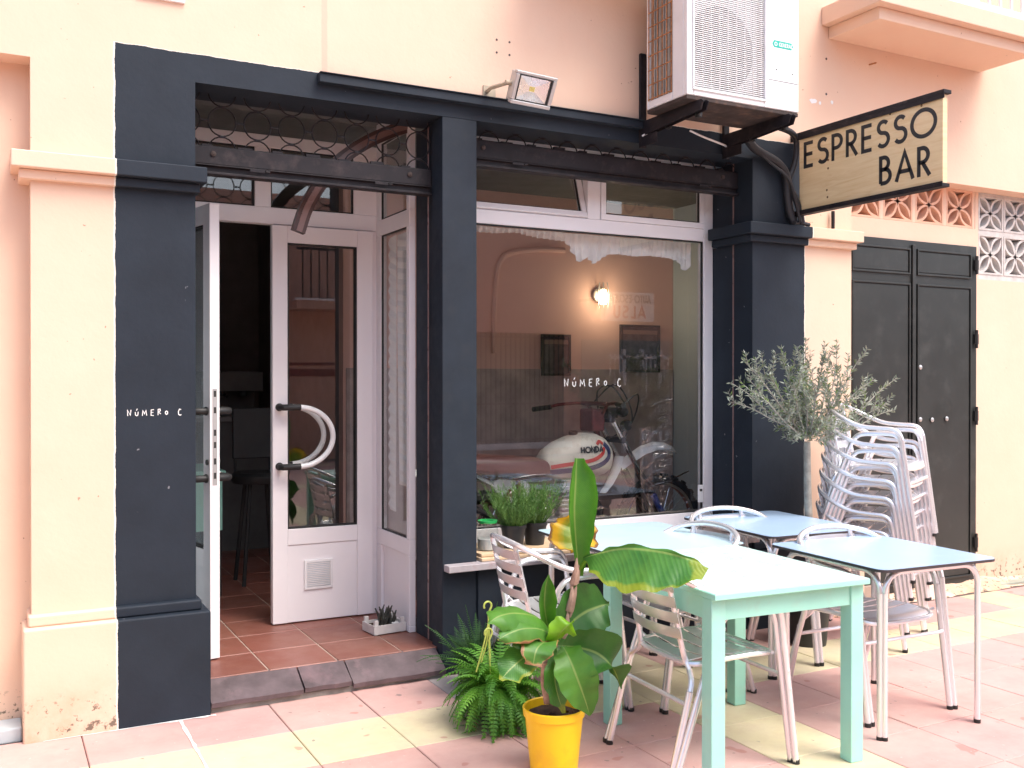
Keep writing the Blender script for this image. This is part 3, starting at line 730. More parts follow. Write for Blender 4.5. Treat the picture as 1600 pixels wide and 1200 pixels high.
# hand-drawn name on the glass and on the pillar
m = MB(); A = at(882, 604, 4.96); B = at(974, 604, 4.96); wt = text_w('numero c', .1)
hh = .046; sx = (B.x-A.x)/(wt*hh)
lettering(m, 'numero c', hh, .105, lambda u, v, o: Vector((A.x+u, 4.9615-o, A.z+v)), .0008, .1, sx); m.build('hand_lettering', M['chalk'], wf, smooth=0)
m = MB(); A2 = at(199, 650, YW); B2 = at(287, 650, YW); hh2 = .027; sx2 = (B2.x-A2.x)/(wt*hh2)
lettering(m, 'numero c', hh2, .125, lambda u, v, o: Vector((A2.x+u, YW-.0004-o, A2.z+v)), .0008, .1, sx2); m.build('hand_lettering', M['chalk'], cafe, smooth=0)
# small fixings on the wall
m = MB()
for x, y in ((776, 62), (796, 66), (776, 82), (796, 86), (826, 115)): p = at(x, y, YW); m.lathe([(.006, -.0015), (.006, .01)], (p.x, YW, p.z), 8, 'y')
for x, y in ((1291, 92), (1291, 147)): p = at(x, y, YW); m.lathe([(.008, -.0015), (.008, .01)], (p.x, YW, p.z), 8, 'y')
m.build('drill_hole', M['brown'], cafe)
p = at(1358, 101, YW); m = MB(); m.tube([(p.x, YW+.01, p.z), (p.x+.01, YW-.05, p.z)], .005, 6); m.build('nail', M['rust'], cafe)
m = MB()
for cx, cy, rx, rz in ((1271, 158, .032, .017), (1300, 160, .012, .014), (1281, 161, .012, .012)):
    p = at(cx, cy, YW); r_ = random.Random(cx)
    ring = [(p.x+rx*math.cos(a*.6)*r_.uniform(.7, 1.2), YW-.0012, p.z+rz*math.sin(a*.6)*r_.uniform(.7, 1.2)) for a in range(10)]
    m.prism(ring, (0, .0015, 0))
m.build('filler_patch', M['ac_white'], cafe, smooth=0)
# brown curved runner in the entrance
arc_pts = smooth_path([at(466, 362, 5.0), at(478, 326, 5.0), at(497, 293, 5.0), at(530, 252, 5.0), at(570, 224, 5.0), at(610, 206, 5.0), at(640, 197, 5.0)], 6)
def sweep_flat(m, P, w, y0, y1):
    for i in range(len(P)-1):
        a, b = P[i], P[i+1]
        def nrm(k):
            t = (P[min(k+1, len(P)-1)]-P[max(k-1, 0)]).normalized(); return Vector((-t.z, 0, t.x))*w/2
        na, nb = nrm(i), nrm(i+1)
        q = []
        for y in (y0, y1):
            for p_, n_ in ((a, na), (b, nb)):
                q += [m.V((p_.x+n_.x, y, p_.z+n_.z)), m.V((p_.x-n_.x, y, p_.z-n_.z))]
        m.F([q[0], q[1], q[3], q[2]]); m.F([q[4], q[6], q[7], q[5]]); m.F([q[0], q[2], q[6], q[4]]); m.F([q[1], q[5], q[7], q[3]])
        if i == 0: m.F([q[0], q[4], q[5], q[1]])
        if i == len(P)-2: m.F([q[2], q[3], q[7], q[6]])
m = MB(); sweep_flat(m, arc_pts, .068, 4.985, 5.03); cr = m.build('curved_track', M['brown'], smooth=40)
tag(cr, 'brown curved metal track hanging behind the shutter above the entrance doors', 'track')
m = MB(); sweep_flat(m, arc_pts, .030, 4.981, 4.986); m.build('groove', M['brown2'], cr, smooth=40)
# ================================================================== OPPOSITE SIDE OF THE STREET (seen in the glass)
opp = empty('opposite_building', (10, -7, 0)); tag(opp, 'peach building across the street, seen only as a reflection in the cafe glass', 'building')
m = MB(); m.box(-14, 8.1, -9, -7, 0, 4.9); m.box(8.1, 10.2, -9, -7, 2.4, 4.9); m.box(8.1, 10.2, -9, -7, 0, .25); m.box(10.2, 26, -9, -7, 0, 4.9); m.build('wall', M['oppwall'], opp, smooth=0)
m = MB(); m.box(-14, 8.1, -7, -6.985, 1.55, 1.68); m.box(-14, 8.1, -7, -6.985, 1.75, 1.80); m.build('painted_band', M['oppred'], opp, smooth=0)
m = MB(); m.box(8.1, 10.2, -7.5, -7.4, .25, 2.4); m.build('shutter', M['shutter'], opp, smooth=0)
m = MB()
for k in range(20): x = 8.12+k*.108; m.box(x, x+.022, -7.02, -6.998, .25, 2.4)
for z in (.3, 1.0, 2.3): m.box(8.1, 10.2, -6.998, -6.98, z, z+.03)
m.build('window_bars', M['iron'], opp, smooth=0)
m = MB(); m.box(8.0, 10.3, -7, -6.85, .14, .25); m.build('window_ledge', M['signwhite'], opp, smooth=0)
m = MB()
for x in (11.3, 11.75, 12.2, 12.65, 13.1): m.box(x, x+.07, -6.6, -6.53, .0, 2.1)
for k in range(22): x = 11.0+k*.11; m.box(x, x+.03, -6.58, -6.55, .6, 2.0)
m.box(11, 13.5, -6.6, -6.53, .55, .62); m.box(11, 13.5, -6.6, -6.53, 1.9, 1.96); m.build('white_railing', M['signwhite'], opp, smooth=0)
m = MB(); m.box(10.6, 16, -7, -6.97, 0, 2.3); m.build('grey_panel', simple('opp_grey', (.30, .32, .31), .8), opp, smooth=0)
for x0 in (-8.5, -3.5, 1.2, 4.6):
    m = MB(); m.box(x0, x0+2.2, -7, -6.3, 2.75, 2.9); b = m.build('balcony', M['oppwall'], opp, smooth=0)
    m = MB(); m.box(x0-.03, x0+2.23, -6.33, -6.28, 2.9, 2.94); m.build('white_coping', M['signwhite'], b, smooth=0)
    m = MB()
    for k in range(14): m.box(x0+.1+k*.15, x0+.12+k*.15, -6.32, -6.30, 2.94, 3.8)
    m.box(x0, x0+2.2, -6.33, -6.29, 3.8, 3.84); m.build('railing', M['iron'], b, smooth=0)
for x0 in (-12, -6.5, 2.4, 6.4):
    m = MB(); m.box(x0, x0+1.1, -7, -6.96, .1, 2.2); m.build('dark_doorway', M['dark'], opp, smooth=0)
# mirrored driving-school sign on the far side
sg = empty('shop_sign', (11.0, -5.9, 2.9)); tag(sg, 'white driving-school sign with grey and red letters, seen mirrored in the shop window', 'sign')
sx0, sx1, sz0, sz1 = 10.45, 11.60, 2.62, 3.18
m = MB(); m.box(sx0, sx1, -6.05, -5.9, sz0, sz1); m.build('sign_box', M['signwhite'], sg, smooth=0, bevel=.01)
# reads normally for someone facing it (from +Y looking to -Y, right is -X)
fs = lambda u, v, o: Vector((sx1-.08-u, -5.8985+o, sz0+v))
m = MB(); lettering(m, 'AUTO-ESCUELA', .15, .17, lambda u, v, o: fs(u, v+.36, o), .004, .12, .80); m.build('sign_text', M['signgrey'], sg, smooth=0)
m = MB(); lettering(m, 'ALSU', .24, .17, lambda u, v, o: fs(u+.12, v+.06, o), .004, .22, 1.05); m.build('sign_name', M['signred'], sg, smooth=0)
m = MB(); m.box(sx0+.1, sx0+.14, -7, -6.05, 3.05, 3.1); m.box(sx1-.14, sx1-.1, -7, -6.05, 3.05, 3.1); m.build('bracket', M['iron'], sg, smooth=0)
# ================================================================== AC UNIT
AX0, AX1, AY0, AY1, AZ0, AZ1 = 3.178, 3.948, 4.052, 4.405, 2.965, 3.64
ac = empty('air_conditioner', (3.55, 4.25, 2.965)); tag(ac, 'white outdoor air conditioning unit with rusty side mesh on black wall brackets', 'air conditioner')
m = MB()
fx, fz, fr_ = 3.452, 3.26, .225
m.box(AX0+.06, AX1, AY0+.004, AY0+.02, AZ0, AZ1); body = None
m = MB()
# front panel as frame around the grille opening
gx0, gx1, gz0, gz1 = 3.222, 3.700, 3.005, 3.60
m.box(AX0, gx0, AY0, AY0+.03, AZ0, AZ1); m.box(gx1, AX1, AY0, AY0+.03, AZ0, AZ1); m.box(gx0, gx1, AY0, AY0+.03, AZ0, gz0); m.box(gx0, gx1, AY0, AY0+.03, gz1, AZ1)
m.box(AX0, AX1, AY0+.03, AY1, AZ1-.02, AZ1); m.box(AX1-.02, AX1, AY0+.03, AY1, AZ0, AZ1-.02)
m.box(AX0, AX0+.02, AY0+.03, AY0+.125, AZ0, AZ1-.02); m.box(AX0, AX0+.02, AY1-.02, AY1, AZ0, AZ1-.02); m.box(AX0, AX0+.02, AY0+.125, AY1-.02, AZ0, AZ0+.045)
body = m.build('casing', M['ac_white'], ac, smooth=0, bevel=.006)
m = MB(); m.box(AX0+.021, AX1-.021, AY0+.031, AY1, AZ0+.0, AZ0+.012); m.box(AX0, AX1, AY0+.004, AY1-.004, AZ0-.022, AZ0-.001); m.build('base_pan', M['underpan'], ac, smooth=0, bevel=.004)
m = MB(); m.box(gx0, gx1, AY0+.06, AY0+.065, gz0, gz1); bk = m.build('grille_backing', simple('fan_shroud', (.80, .80, .80), .6), ac, smooth=0)
m = MB(); m.lathe([(fr_*.98, 0), (.0, -.001)], (fx, AY0+.0585, fz), 40, 'y', caps=False); m.build('fan_opening', M['ac_dark'], ac)
m = MB()
for k in range(3):
    pts = []
    for r_, a0, a1 in ((.05, 0, 60), (.21, 10, 95)):
        for a in ((a0, a1) if r_ < .1 else (a1, a0)):
            t = math.radians(a+120*k); pts.append((fx+r_*math.cos(t), AY0+.050+.006*(a/95), fz+r_*math.sin(t)))
    m.prism(pts, (0, .003, 0))
m.lathe([(.05, 0), (.045, -.012), (.0, -.014)], (fx, AY0+.052, fz), 20, 'y'); m.build('fan', simple('fan_blade', (.25, .25, .25), .5), ac)
m = MB()
n = 56
for k in range(n):
    z = gz0+.006+k*(gz1-gz0-.012)/(n-1); m.box(gx0, gx1, AY0+.004, AY0+.011, z-.0018, z+.0018)
for k in range(9):
    x = gx0+.012+k*(gx1-gx0-.024)/8; m.box(x-.0022, x+.0022, AY0+.0115, AY0+.018, gz0, gz1)
m.build('front_grille', M['ac_white'], ac, smooth=0)
m = MB()
for q in ((gx0-.010, gx1+.010, gz0-.012, gz0), (gx0-.010, gx0, gz0, gz1), (gx1, gx1+.010, gz0, gz1)): m.box(q[0], q[1], AY0-.008, AY0-.0005, q[2], q[3])
m.build('grille_rim', M['ac_white'], body, smooth=0, bevel=.004)
m = MB()
for k in range(6):
    y = AY0+.135+k*.040; m.tube([(AX0+.002, y, AZ0+.045), (AX0+.002, y, AZ1-.03)], .0032, 6)
for k in range(7):
    z = AZ0+.05+k*.078; m.tube([(AX0-.003, AY0+.125, z), (AX0-.003, AY1-.02, z)], .0032, 6)
m.build('side_mesh', M['rust'], ac)
m = MB(); m.box(AX0+.035, AX0+.05, AY0+.13, AY1-.08, AZ0+.012, AZ1-.03)
for k in range(8): y = AY0+.13+k*.026; m.box(AX0+.026, AX0+.0345, y, y+.014, AZ0+.05, AZ1-.03)
m.build('side_fins', simple('fins', (.42, .41, .38), .7, var=.2), ac, smooth=0)
m = MB(); z = 3.318; x0, x1 = 3.755, 3.905
m.prism([(x0, AY0-.0008, z), (x0+.012, AY0-.0008, z+.019), (x1-.012, AY0-.0008, z+.019), (x1, AY0-.0008, z), (x1-.012, AY0-.0008, z-.019), (x0+.012, AY0-.0008, z-.019)], (0, .0012, 0)); lb = m.build('badge', M['label'], ac, smooth=0)
m = MB(); lettering(m, 'O GENERAL', .020, .2, lambda u, v, o: Vector((x0+.016+u, AY0-.0008-o, z-.010+v)), .0008, .13, .98); m.build('badge_lettering', M['chalk'], lb, smooth=0)
m = MB(); m.lathe([(.004, 0), (.004, -.002)], (3.785, AY0, 3.18), 8, 'y'); m.lathe([(.004, 0), (.004, -.002)], (3.90, AY0, 3.17), 8, 'y'); m.box(3.73, 3.94, AY0-.0008, AY0-.0001, 3.118, 3.121); m.build('screw', M['ac_dark'], ac)
for x in (3.262, 3.862):
    m = MB()
    m.box(x-.02, x+.02, 4.548, 4.568, 2.80, 3.33); m.box(x-.02, x-.014, 4.40, 4.548, 2.80, 2.86)
    # arm: channel that rises slightly to its tip
    for xa, xb in ((x-.020, x-.014), (x+.014, x+.020)):
        m.prism([(xa, 4.548, 2.860), (xa, 4.02, 2.886), (xa, 4.00, 2.930), (xa, 4.02, 2.9425), (xa, 4.548, 2.9425)], (xb-xa, 0, 0))
    m.box(x-.014, x+.014, 4.03, 4.548, 2.93, 2.9425)
    m.build('wall_bracket', M['iron'], ac, smooth=0, bevel=.003)
for x in (3.262, 3.862):
    for y in (4.10, 4.36): m = MB(); m.lathe([(.022, 2.9425), (.022, 2.944)], (x, y, 0), 12); m.lathe([(.018, 2.87), (.02, 2.90)], (x+.03, y, 0), 12); m.build('rubber_mount', M['rubber'], ac)
# wires and pipes beneath the unit
m = MB(); m.tube(smooth_path([(3.24, 4.53, 2.86), (3.26, 4.49, 2.88), (3.30, 4.47, 2.93), (3.33, 4.45, 2.945)], 6), .006, 8); m.tube(smooth_path([(3.55, 4.5, 2.92), (3.65, 4.49, 2.89), (3.78, 4.5, 2.87), (3.84, 4.53, 2.87)], 6), .006, 8)
tag(m.build('white_wire', M['ac_white'], None), 'thin white wire drooping under the air conditioner', 'wire')
m = MB()
P1 = smooth_path([(3.90, 4.44, 2.93), (4.02, 4.50, 2.88), (4.12, 4.535, 2.86), (4.24, 4.538, 2.82), (4.315, 4.538, 2.75), (4.33, 4.538, 2.62), (4.35, 4.538, 2.52), (4.372, 4.53, 2.46), (4.375, 4.53, 2.445)], 6)
m.tube(P1, .026, 10)
P2 = smooth_path([(3.93, 4.3, 2.955), (4.10, 4.40, 2.99), (4.30, 4.48, 2.995), (4.40, 4.535, 2.96), (4.395, 4.54, 2.84), (4.345, 4.545, 2.70), (4.36, 4.50, 2.60), (4.40, 4.505, 2.52), (4.425, 4.51, 2.452)], 6)
m.tube(P2, .019, 10)
m.tube(smooth_path([(3.95, 4.47, 2.90), (4.08, 4.52, 2.86), (4.2, 4.53, 2.80), (4.30, 4.50, 2.72), (4.345, 4.49, 2.60), (4.39, 4.49, 2.46)], 6), .009, 8)
m.tube(smooth_path([(4.35, 4.50, 2.4515), (4.42, 4.52, 2.462), (4.50, 4.53, 2.455)], 5), .013, 8)
tag(m.build('refrigerant_pipes', M['cableblack'], None), 'twisted black painted pipes running down the right pilaster below the air conditioner', 'pipes')
# ================================================================== FLOODLIGHT
fl = empty('floodlight', (2.45, 4.45, 2.95)); tag(fl, 'grey square floodlight on a wall bracket above the shop window', 'floodlight')
TL, TR, BR, BL = at(809, 109, 4.27), at(873, 123, 4.29), at(859, 173, 4.36), at(797, 161, 4.34)
def fq(u, v, o):          # u right, v down, o out of the face
    n_ = (TR-TL).cross(BL-TL).normalized(); n_ = -n_ if n_.y > 0 else n_
    return TL*(1-u)*(1-v)+TR*u*(1-v)+BR*u*v+BL*(1-u)*v+n_*o
def fbox(m, u0, u1, v0, v1, o0, o1, sh=0):
    a = [m.V(fq(u, v, o)) for o in (o0, o1) for v in (v0, v1) for u in (u0, u1)]
    for q in ((0, 2, 3, 1), (4, 5, 7, 6), (0, 1, 5, 4), (2, 6, 7, 3), (0, 4, 6, 2), (1, 3, 7, 5)): m.F([a[i] for i in q])
m = MB(); t = .09; th_ = .12
fbox(m, 0, 1, 0, th_*.8, -.03, 0); fbox(m, 0, 1, 1-th_, 1, -.03, 0); fbox(m, 0, t, th_*.8, 1-th_, -.03, 0); fbox(m, 1-t, 1, th_*.8, 1-th_, -.03, 0)
fbox(m, .05, .95, .05, .95, -.075, -.031); hsg = m.build('housing', M['silver'], fl, smooth=0, bevel=.005, recalc=True)
m = MB(); fbox(m, t+.001, 1-t-.001, .1, 1-th_-.001, -.012, -.010); m.build('front_glass', M['glass'], hsg, smooth=0, recalc=True)
m = MB()
for q in ((t, 1-t, .098, .13), (t, 1-t, 1-th_-.035, 1-th_), (t, t+.035, .13, 1-th_-.035), (1-t-.035, 1-t, .13, 1-th_-.035)): fbox(m, *q, -.009, -.004)
m.build('gasket', M['gasket'], hsg, smooth=0, recalc=True)
m = MB(); o_ = [fq(.12, .13, -.014), fq(.88, .13, -.014), fq(.88, .85, -.014), fq(.12, .85, -.014)]; i_ = [fq(.42, .40, -.029), fq(.60, .40, -.029), fq(.60, .58, -.029), fq(.42, .58, -.029)]
O = [m.V(p) for p in o_]; I = [m.V(p) for p in i_]
for k in range(4): l = (k+1) % 4; m.F([O[k], O[l], I[l], I[k]])
m.F(I); m.build('reflector', M['reflector'], hsg, smooth=0)
m = MB(); fbox(m, .45, .57, .42, .56, -.0285, -.026); m.build('led_chip', M['ledy'], hsg, smooth=0, recalc=True)
m = MB(); c0 = fq(-.03, .45, -.05); m.tube([c0+Vector((-.015, 0, 0)), c0+Vector((.03, 0, 0))], .012, 10)
bp = Vector((c0.x-.01, 4.569, c0.z+.01)); m.tube([c0, (c0.x-.02, 4.50, c0.z+.01), bp], [.010, .010, .012], 6)
m.box(bp.x-.02, bp.x+.05, 4.562, 4.569, bp.z-.03, bp.z+.03); m.build('wall_arm', simple('weathered_bracket', (.45, .38, .28), .7, var=.3), fl)
# ================================================================== HANGING SIGN
sn = empty('hanging_sign', (4.406, 4.0, 2.5)); tag(sn, 'pale wooden projecting sign reading ESPRESSO BAR in black letters', 'sign')
SXf, SXb = 4.395, 4.430
def sz(y, top): return (2.987+.000 if top else 2.502)
m = MB(); m.box(SXf, SXb, 3.478, 4.505, 2.522, 2.985); m.build('board', M['pine'], sn, smooth=0, bevel=.002)
m = MB()
m.box(SXf-.012, SXb+.012, 3.462, 4.57, 2.986, 3.006); m.box(SXf-.012, SXb+.012, 3.472, 4.57, 2.503, 2.5215)
m.box(SXf-.012, SXf-.006, 3.462, 4.57, 2.960, 2.986); m.box(SXf-.012, SXf-.006, 3.472, 4.57, 2.5215, 2.530)
m.build('angle_rail', M['iron'], sn, smooth=0, bevel=.002)
fsn = lambda u, v, o: Vector((SXf-o, 4.49-u, v))
m = MB(); wE = text_w('ESPRESSO', .12); hE = .154
lettering(m, 'ESPRESSO', hE, .142, lambda u, v, o: fsn(u+.025, v+2.783, o), .0015, .12, .955/(wE*hE))
wB = text_w('BAR', .12); lettering(m, 'BAR', .158, .142, lambda u, v, o: fsn(u+.60, v+2.578, o), .0015, .12, .345/(wB*.158)); m.build('sign_lettering', M['ink'], sn, smooth=0)
m = MB()
for px, py in ((1294, 263), (1294, 250), (1292, 297), (1293, 308), (1391, 178), (1440, 165)):
    d = ray(px, py); t = SXf/d.x; p = Vector((SXf, d.y*t, CAMH+d.z*t)); m.lathe([(.007, -.0006), (.0055, -.0012)], (SXf, p.y, p.z), 12, 'x')
m.build('knot', M['knot'], sn)
m = MB(); m.box(SXf+.0, SXf+.02, 4.568, 4.5695, 2.45, 2.52); m.tube([(4.72, 4.545, 2.45), (4.72, 4.545, 2.56)], .011, 8); o = m.build('iron_stub', M['iron'], None); tag(o, 'short iron stub under the wooden sign beside the right capital', 'stub')
# ================================================================== TABLES
def metal_table(cx, cy, wx, dy, rz, h, label, top):
    t = empty('bistro_table', (cx, cy, 0), rz); tag(t, label, 'table', 'square pale blue metal-legged terrace tables')
    hx, hy = wx/2, dy/2; cr = .045
    def rr(e, z, n=5):
        P = []
        for sx, sy, a0 in ((1, 1, 0), (-1, 1, 90), (-1, -1, 180), (1, -1, 270)):
            for k in range(n+1):
                a = math.radians(a0+90*k/n); P.append((sx*(hx-cr)+(cr-e)*math.cos(a), sy*(hy-cr)+(cr-e)*math.sin(a), z))
        return P
    m = MB(); m.prism(rr(.0012, h-.002), (0, 0, .002)); m.build('table_top', top, t, smooth=0, local=True)
    m = MB(); m.prism(rr(0, h-.013), (0, 0, .0108)); m.build('table_edge', M['edge'], t, smooth=0, local=True)
    # four tube hoops, one per side, each pair of neighbours meeting as a double leg
    r = .0125; ix, iy = hx-.055, hy-.055; zt = h-.013-r-.001; R = .085
    def hoop(a, b, inn):
        a = Vector(a); b = Vector(b); d = (b-a).normalized(); n = Vector(inn)
        a2 = a+d*r*1.05; b2 = b-d*r*1.05
        P = [a2]
        for k in range(7):
            t_ = math.radians(90*k/6); P.append(a2+Vector((0, 0, zt-R+R*math.sin(t_)))+d*(R-R*math.cos(t_)))
        for k in range(7):
            t_ = math.radians(90-90*k/6); P.append(b2+Vector((0, 0, zt-R+R*math.sin(t_)))-d*(R-R*math.cos(t_)))
        P.append(b2); return P
    corners = [(-ix, -iy, 0), (ix, -iy, 0), (ix, iy, 0), (-ix, iy, 0)]
    H = [hoop(corners[k], corners[(k+1) % 4], (0, 0, 0)) for k in range(4)]
    # frame = upper part of the hoops; legs = the straight lower parts
    m = MB()
    for P in H: m.tube(P[1:-1], r, 10)
    for p in ((-ix+.1, -iy, h-.02), (ix-.1, iy, h-.02)): m.lathe([(.01, 0), (.01, .006)], p, 8)
    m.build('frame', M['alu'], t, local=True)
    for k in range(4):
        m = MB(); A = H[k]; B = H[k-1]
        m.tube([A[0]+Vector((0, 0, .010)), A[1]], r, 10); m.tube([B[-1]+Vector((0, 0, .010)), B[-2]], r, 10)
        lg = m.build('leg', M['alu'], t, local=True)
        m = MB()
        for q in (A[0], B[-1]): m.lathe([(r+.0015, 0), (r+.0015, .016)], q, 12)
        m.build('foot_cap', M['rubber'], lg, local=True)
    return t
metal_table(3.565, 3.155, .67, .72, math.radians(-4), .722, 'pale blue square table nearest the street on the right, standing by itself', M['blue_top'])
metal_table(3.745, 4.035, .65, .78, math.radians(-4), .724, 'darker pale blue square table in front of the olive tree', M['blue_top'])
metal_table(2.855, 4.035, .74, .80, math.radians(-4), .716, 'pale blue square table against the shop window, end to end with the mint wooden one', simple('lightest_blue_laminate', (.54, .72, .78), .26, var=.02, rv=.01))
# mint wooden table
gt = empty('wooden_table', (2.70, 3.18, 0), math.radians(-4)); tag(gt, 'mint green painted wooden table with thick square legs, behind the yellow pot', 'table')
hx, hy, h = .365, .43, .722; L = MB
m = L(); m.box(-hx, hx, -hy, hy, h-.022, h); m.build('table_top', M['mint'], gt, smooth=0, bevel=.003, local=True)
m = L(); m.box(-hx+.004, hx-.004, -hy+.004, hy-.004, h+.0002, h+.0016); m.build('glass_top', M['mint_top'], gt, smooth=0, local=True)
lw = .062; lx, ly = hx-.006, hy-.03
for sx in (-1, 1):
    for sy in (-1, 1):
        m = L(); x0, x1 = sorted((sx*lx, sx*(lx-lw))); y0, y1 = sorted((sy*ly, sy*(ly-lw))); m.box(x0, x1, y0, y1, 0, h-.0225); m.build('leg', M['mint'], gt, smooth=0, bevel=.004, local=True)
m = L()
for s_ in (-1, 1):
    y0, y1 = sorted((s_*(ly-.008), s_*(ly-.028))); m.box(-lx+lw, lx-lw, y0, y1, h-.105, h-.0225)
    x0, x1 = sorted((s_*(lx-.008), s_*(lx-.028))); m.box(x0, x1, -ly+lw, ly-lw, h-.105, h-.0225)
m.build('apron', M['mint'], gt, smooth=0, bevel=.002, local=True)
# ================================================================== CHAIRS
def make_chair(label, group):
    c = empty('bistro_chair'); tag(c, label, 'chair', group); r = .0134; A = M['alu']
    half = [(.270, .185, .585), (.271, .170, .622), (.271, .135, .645), (.270, .05, .650), (.268, -.04, .660), (.259, -.13, .696), (.220, -.210, .740), (.12, -.258, .768), (0, -.270, .776)]
    rail = half+[(-x, y, z) for x, y, z in half[-2::-1]]
    m = MB(); m.tube(smooth_path(rail, 5), r, 10); m.build('arm_rail', A, c, local=True)
    for s in (-1, 1):
        m = MB(); m.tube(smooth_path([(s*.246, .178, .555), (s*.246, .160, .600), (s*.246, .125, .618), (s*.246, .03, .618), (s*.246, -.045, .610), (s*.246, -.085, .575), (s*.246, -.105, .53)], 5), r, 8)
        m.build('side_hoop', A, c, local=True)
    for s in (-1, 1):
        m = MB(); m.tube([(s*.266, .262, .008), (s*.270, .185, .585)], r, 10); m.tube([(s*.241, .258, .008), (s*.246, .178, .555)], r, 10)
        for z in (.30, .37): t_ = z/.585; m.tube([(s*.2805, .262-.077*t_, z), (s*.284, .262-.077*t_, z)], .005, 6)
        lg = m.build('leg', A, c, local=True)
        m = MB(); m.lathe([(.0145, 0), (.0145, .018)], (s*.266, .2625, 0), 10); m.lathe([(.0145, 0), (.0145, .018)], (s*.241, .2585, 0), 10); m.build('foot_cap', M['rubber'], lg, local=True)
    for s in (-1, 1):
        m = MB(); m.tube([(s*.246, -.290, .008), (s*.246, -.105, .53)], r, 10); m.tube([(s*.220, -.290, .008), (s*.221, -.205, .33)], r, 10)
        lg = m.build('leg', A, c, local=True)
        m = MB(); m.lathe([(.0145, 0), (.0145, .018)], (s*.246, -.2905, 0), 10); m.lathe([(.0145, 0), (.0145, .018)], (s*.220, -.2905, 0), 10); m.build('foot_cap', M['rubber'], lg, local=True)
    for s in (-1, 1):
        m = MB(); m.tube(smooth_path([(s*.140, -.254, .760), (s*.143, -.226, .64), (s*.148, -.196, .50), (s*.155, -.182, .435), (s*.180, -.178, .395), (s*.212, -.192, .365), (s*.221, -.205, .33)], 5), r*.85, 8)
        m.build('back_frame', A, c, local=True)
    m = MB()
    for z in (.533, .593, .653, .713):
        y0 = -.207-(z-.53)*.20
        rows = []
        for k in range(13):
            x = -.165+.33*k/12; b = -.030*(1-(x/.165)**2)
            rows.append([(x, y0+b+.004, z-.021), (x, y0+b-.001, z-.010), (x, y0+b-.004, z+.010), (x, y0+b-.0065, z+.021)])
        m.grid(rows); rows2 = [[(a, b_+.0035, c_) for a, b_, c_ in rw] for rw in rows]; m.grid([rw[::-1] for rw in rows2])
        for rw, rw2 in ((rows[0], rows2[0]), (rows[-1], rows2[-1])): m.F([m.V(rw[0]), m.V(rw2[0]), m.V(rw2[-1]), m.V(rw[-1])])
        for e in (0, -1):
            m.grid([[rw[e], rw2[e]] for rw, rw2 in zip(rows, rows2)])
    m.build('backrest_slat', M['alu_slat'], c, local=True)
    m = MB(); hw = .205
    P = smooth_path([(0, -.185, .418), (.13, -.180, .418), (.190, -.150, .420), (.205, -.08, .428), (.21, .08, .434), (.205, .17, .430), (.17, .205, .422), (.08, .215, .418), (0, .216, .417)], 4)
    P = P+[Vector((-p.x, p.y, p.z)) for p in P[-2:0:-1]]
    m.tube(P, .0115, 8, closed=True)
    for s in (-1, 1): m.tube([(s*.205, .165, .43), (s*.243, .165, .44)], .008, 6); m.tube([(s*.205, -.12, .425), (s*.240, -.13, .44)], .008, 6)
    m.build('seat_frame', A, c, local=True)
    m = MB()
    for k in range(5):
        ya = -.165+k*.074; yb = ya+.062
        w_ = .196-(.03 if k == 0 else 0)-(.012 if k == 4 else 0)
        def zz(y, x): return .437+.010*math.sin((y+.165)/.36*math.pi*.9)-.014*(1-(x/.2)**2)*(1 if y < .12 else .5)-(.012 if y > .19 else 0)
        rows = [[(-w_+2*w_*i/10, ya+(yb-ya)*j/3, zz(ya+(yb-ya)*j/3, -w_+2*w_*i/10)) for j in range(4)] for i in range(11)]
        m.grid(rows); low = [[(a, b_, c_-.004) for a, b_, c_ in rw] for rw in rows]; m.grid([rw[::-1] for rw in low])
        m.grid([[rw[0], rw2[0]] for rw, rw2 in zip(rows, low)]); m.grid([[rw[-1], rw2[-1]] for rw, rw2 in zip(rows, low)])
        m.grid([[a, b_] for a, b_ in zip(rows[0], low[0])]); m.grid([[a, b_] for a, b_ in zip(rows[-1], low[-1])])
    m.build('seat_slat', M['alu_slat'], c, local=True)
    m = MB(); m.tube([(-.222, -.222, .285), (.222, -.222, .285)], .009, 8); m.build('stretcher', A, c, local=True)
    m = MB(); m.tube([(-.24, .215, .345), (.24, .215, .345)], .009, 8); m.build('stretcher', A, c, local=True)
    return c
GR = 'aluminium bistro armchairs around the terrace tables'
proto = make_chair('aluminium armchair on the left of the mint wooden table, its slatted back to the viewer', GR)
def put(o, x, y, deg, z=0): o.location = (x, y, z); o.rotation_euler = (0, 0, math.radians(deg)); return o
put(proto, 2.53, 3.14, -90-3)
for x, y, d, lb in ((2.33, 3.96, -96, 'aluminium armchair in front of the window sill, at the far left by the ferns'),
                    (2.93, 3.84, 92, 'aluminium armchair between the blue tables, only its round back showing above the tops'),
                    (3.62, 3.27, 178, 'aluminium armchair tucked under the nearest blue table, seat facing the street'),
                    (3.60, 4.06, 176, 'aluminium armchair tucked behind the darker blue table, beside the window')):
    c = copy_tree(proto); put(c, x, y, d); tag(c, lb, 'chair', GR)
GS = 'stacked aluminium chairs beside the metal door'
fdir = Vector((.47, -.88, 0)); deg = math.degrees(math.atan2(fdir.y, fdir.x))-90
names = ['bottom chair of the aluminium stack by the metal door', 'second chair from the bottom of the aluminium stack', 'third chair from the bottom of the aluminium stack', 'middle chair of the seven in the aluminium stack', 'third chair from the top of the aluminium stack', 'chair just beneath the topmost one in the aluminium stack', 'topmost chair of the aluminium stack, its arms clear of the others']
base = Vector((4.545, 4.10, 0))
for k in range(7):
    c = copy_tree(proto); p = base+fdir*(.010*k); put(c, p.x, p.y, deg, .096*k); tag(c, names[k], 'chair', GS)
    c['group'] = GS
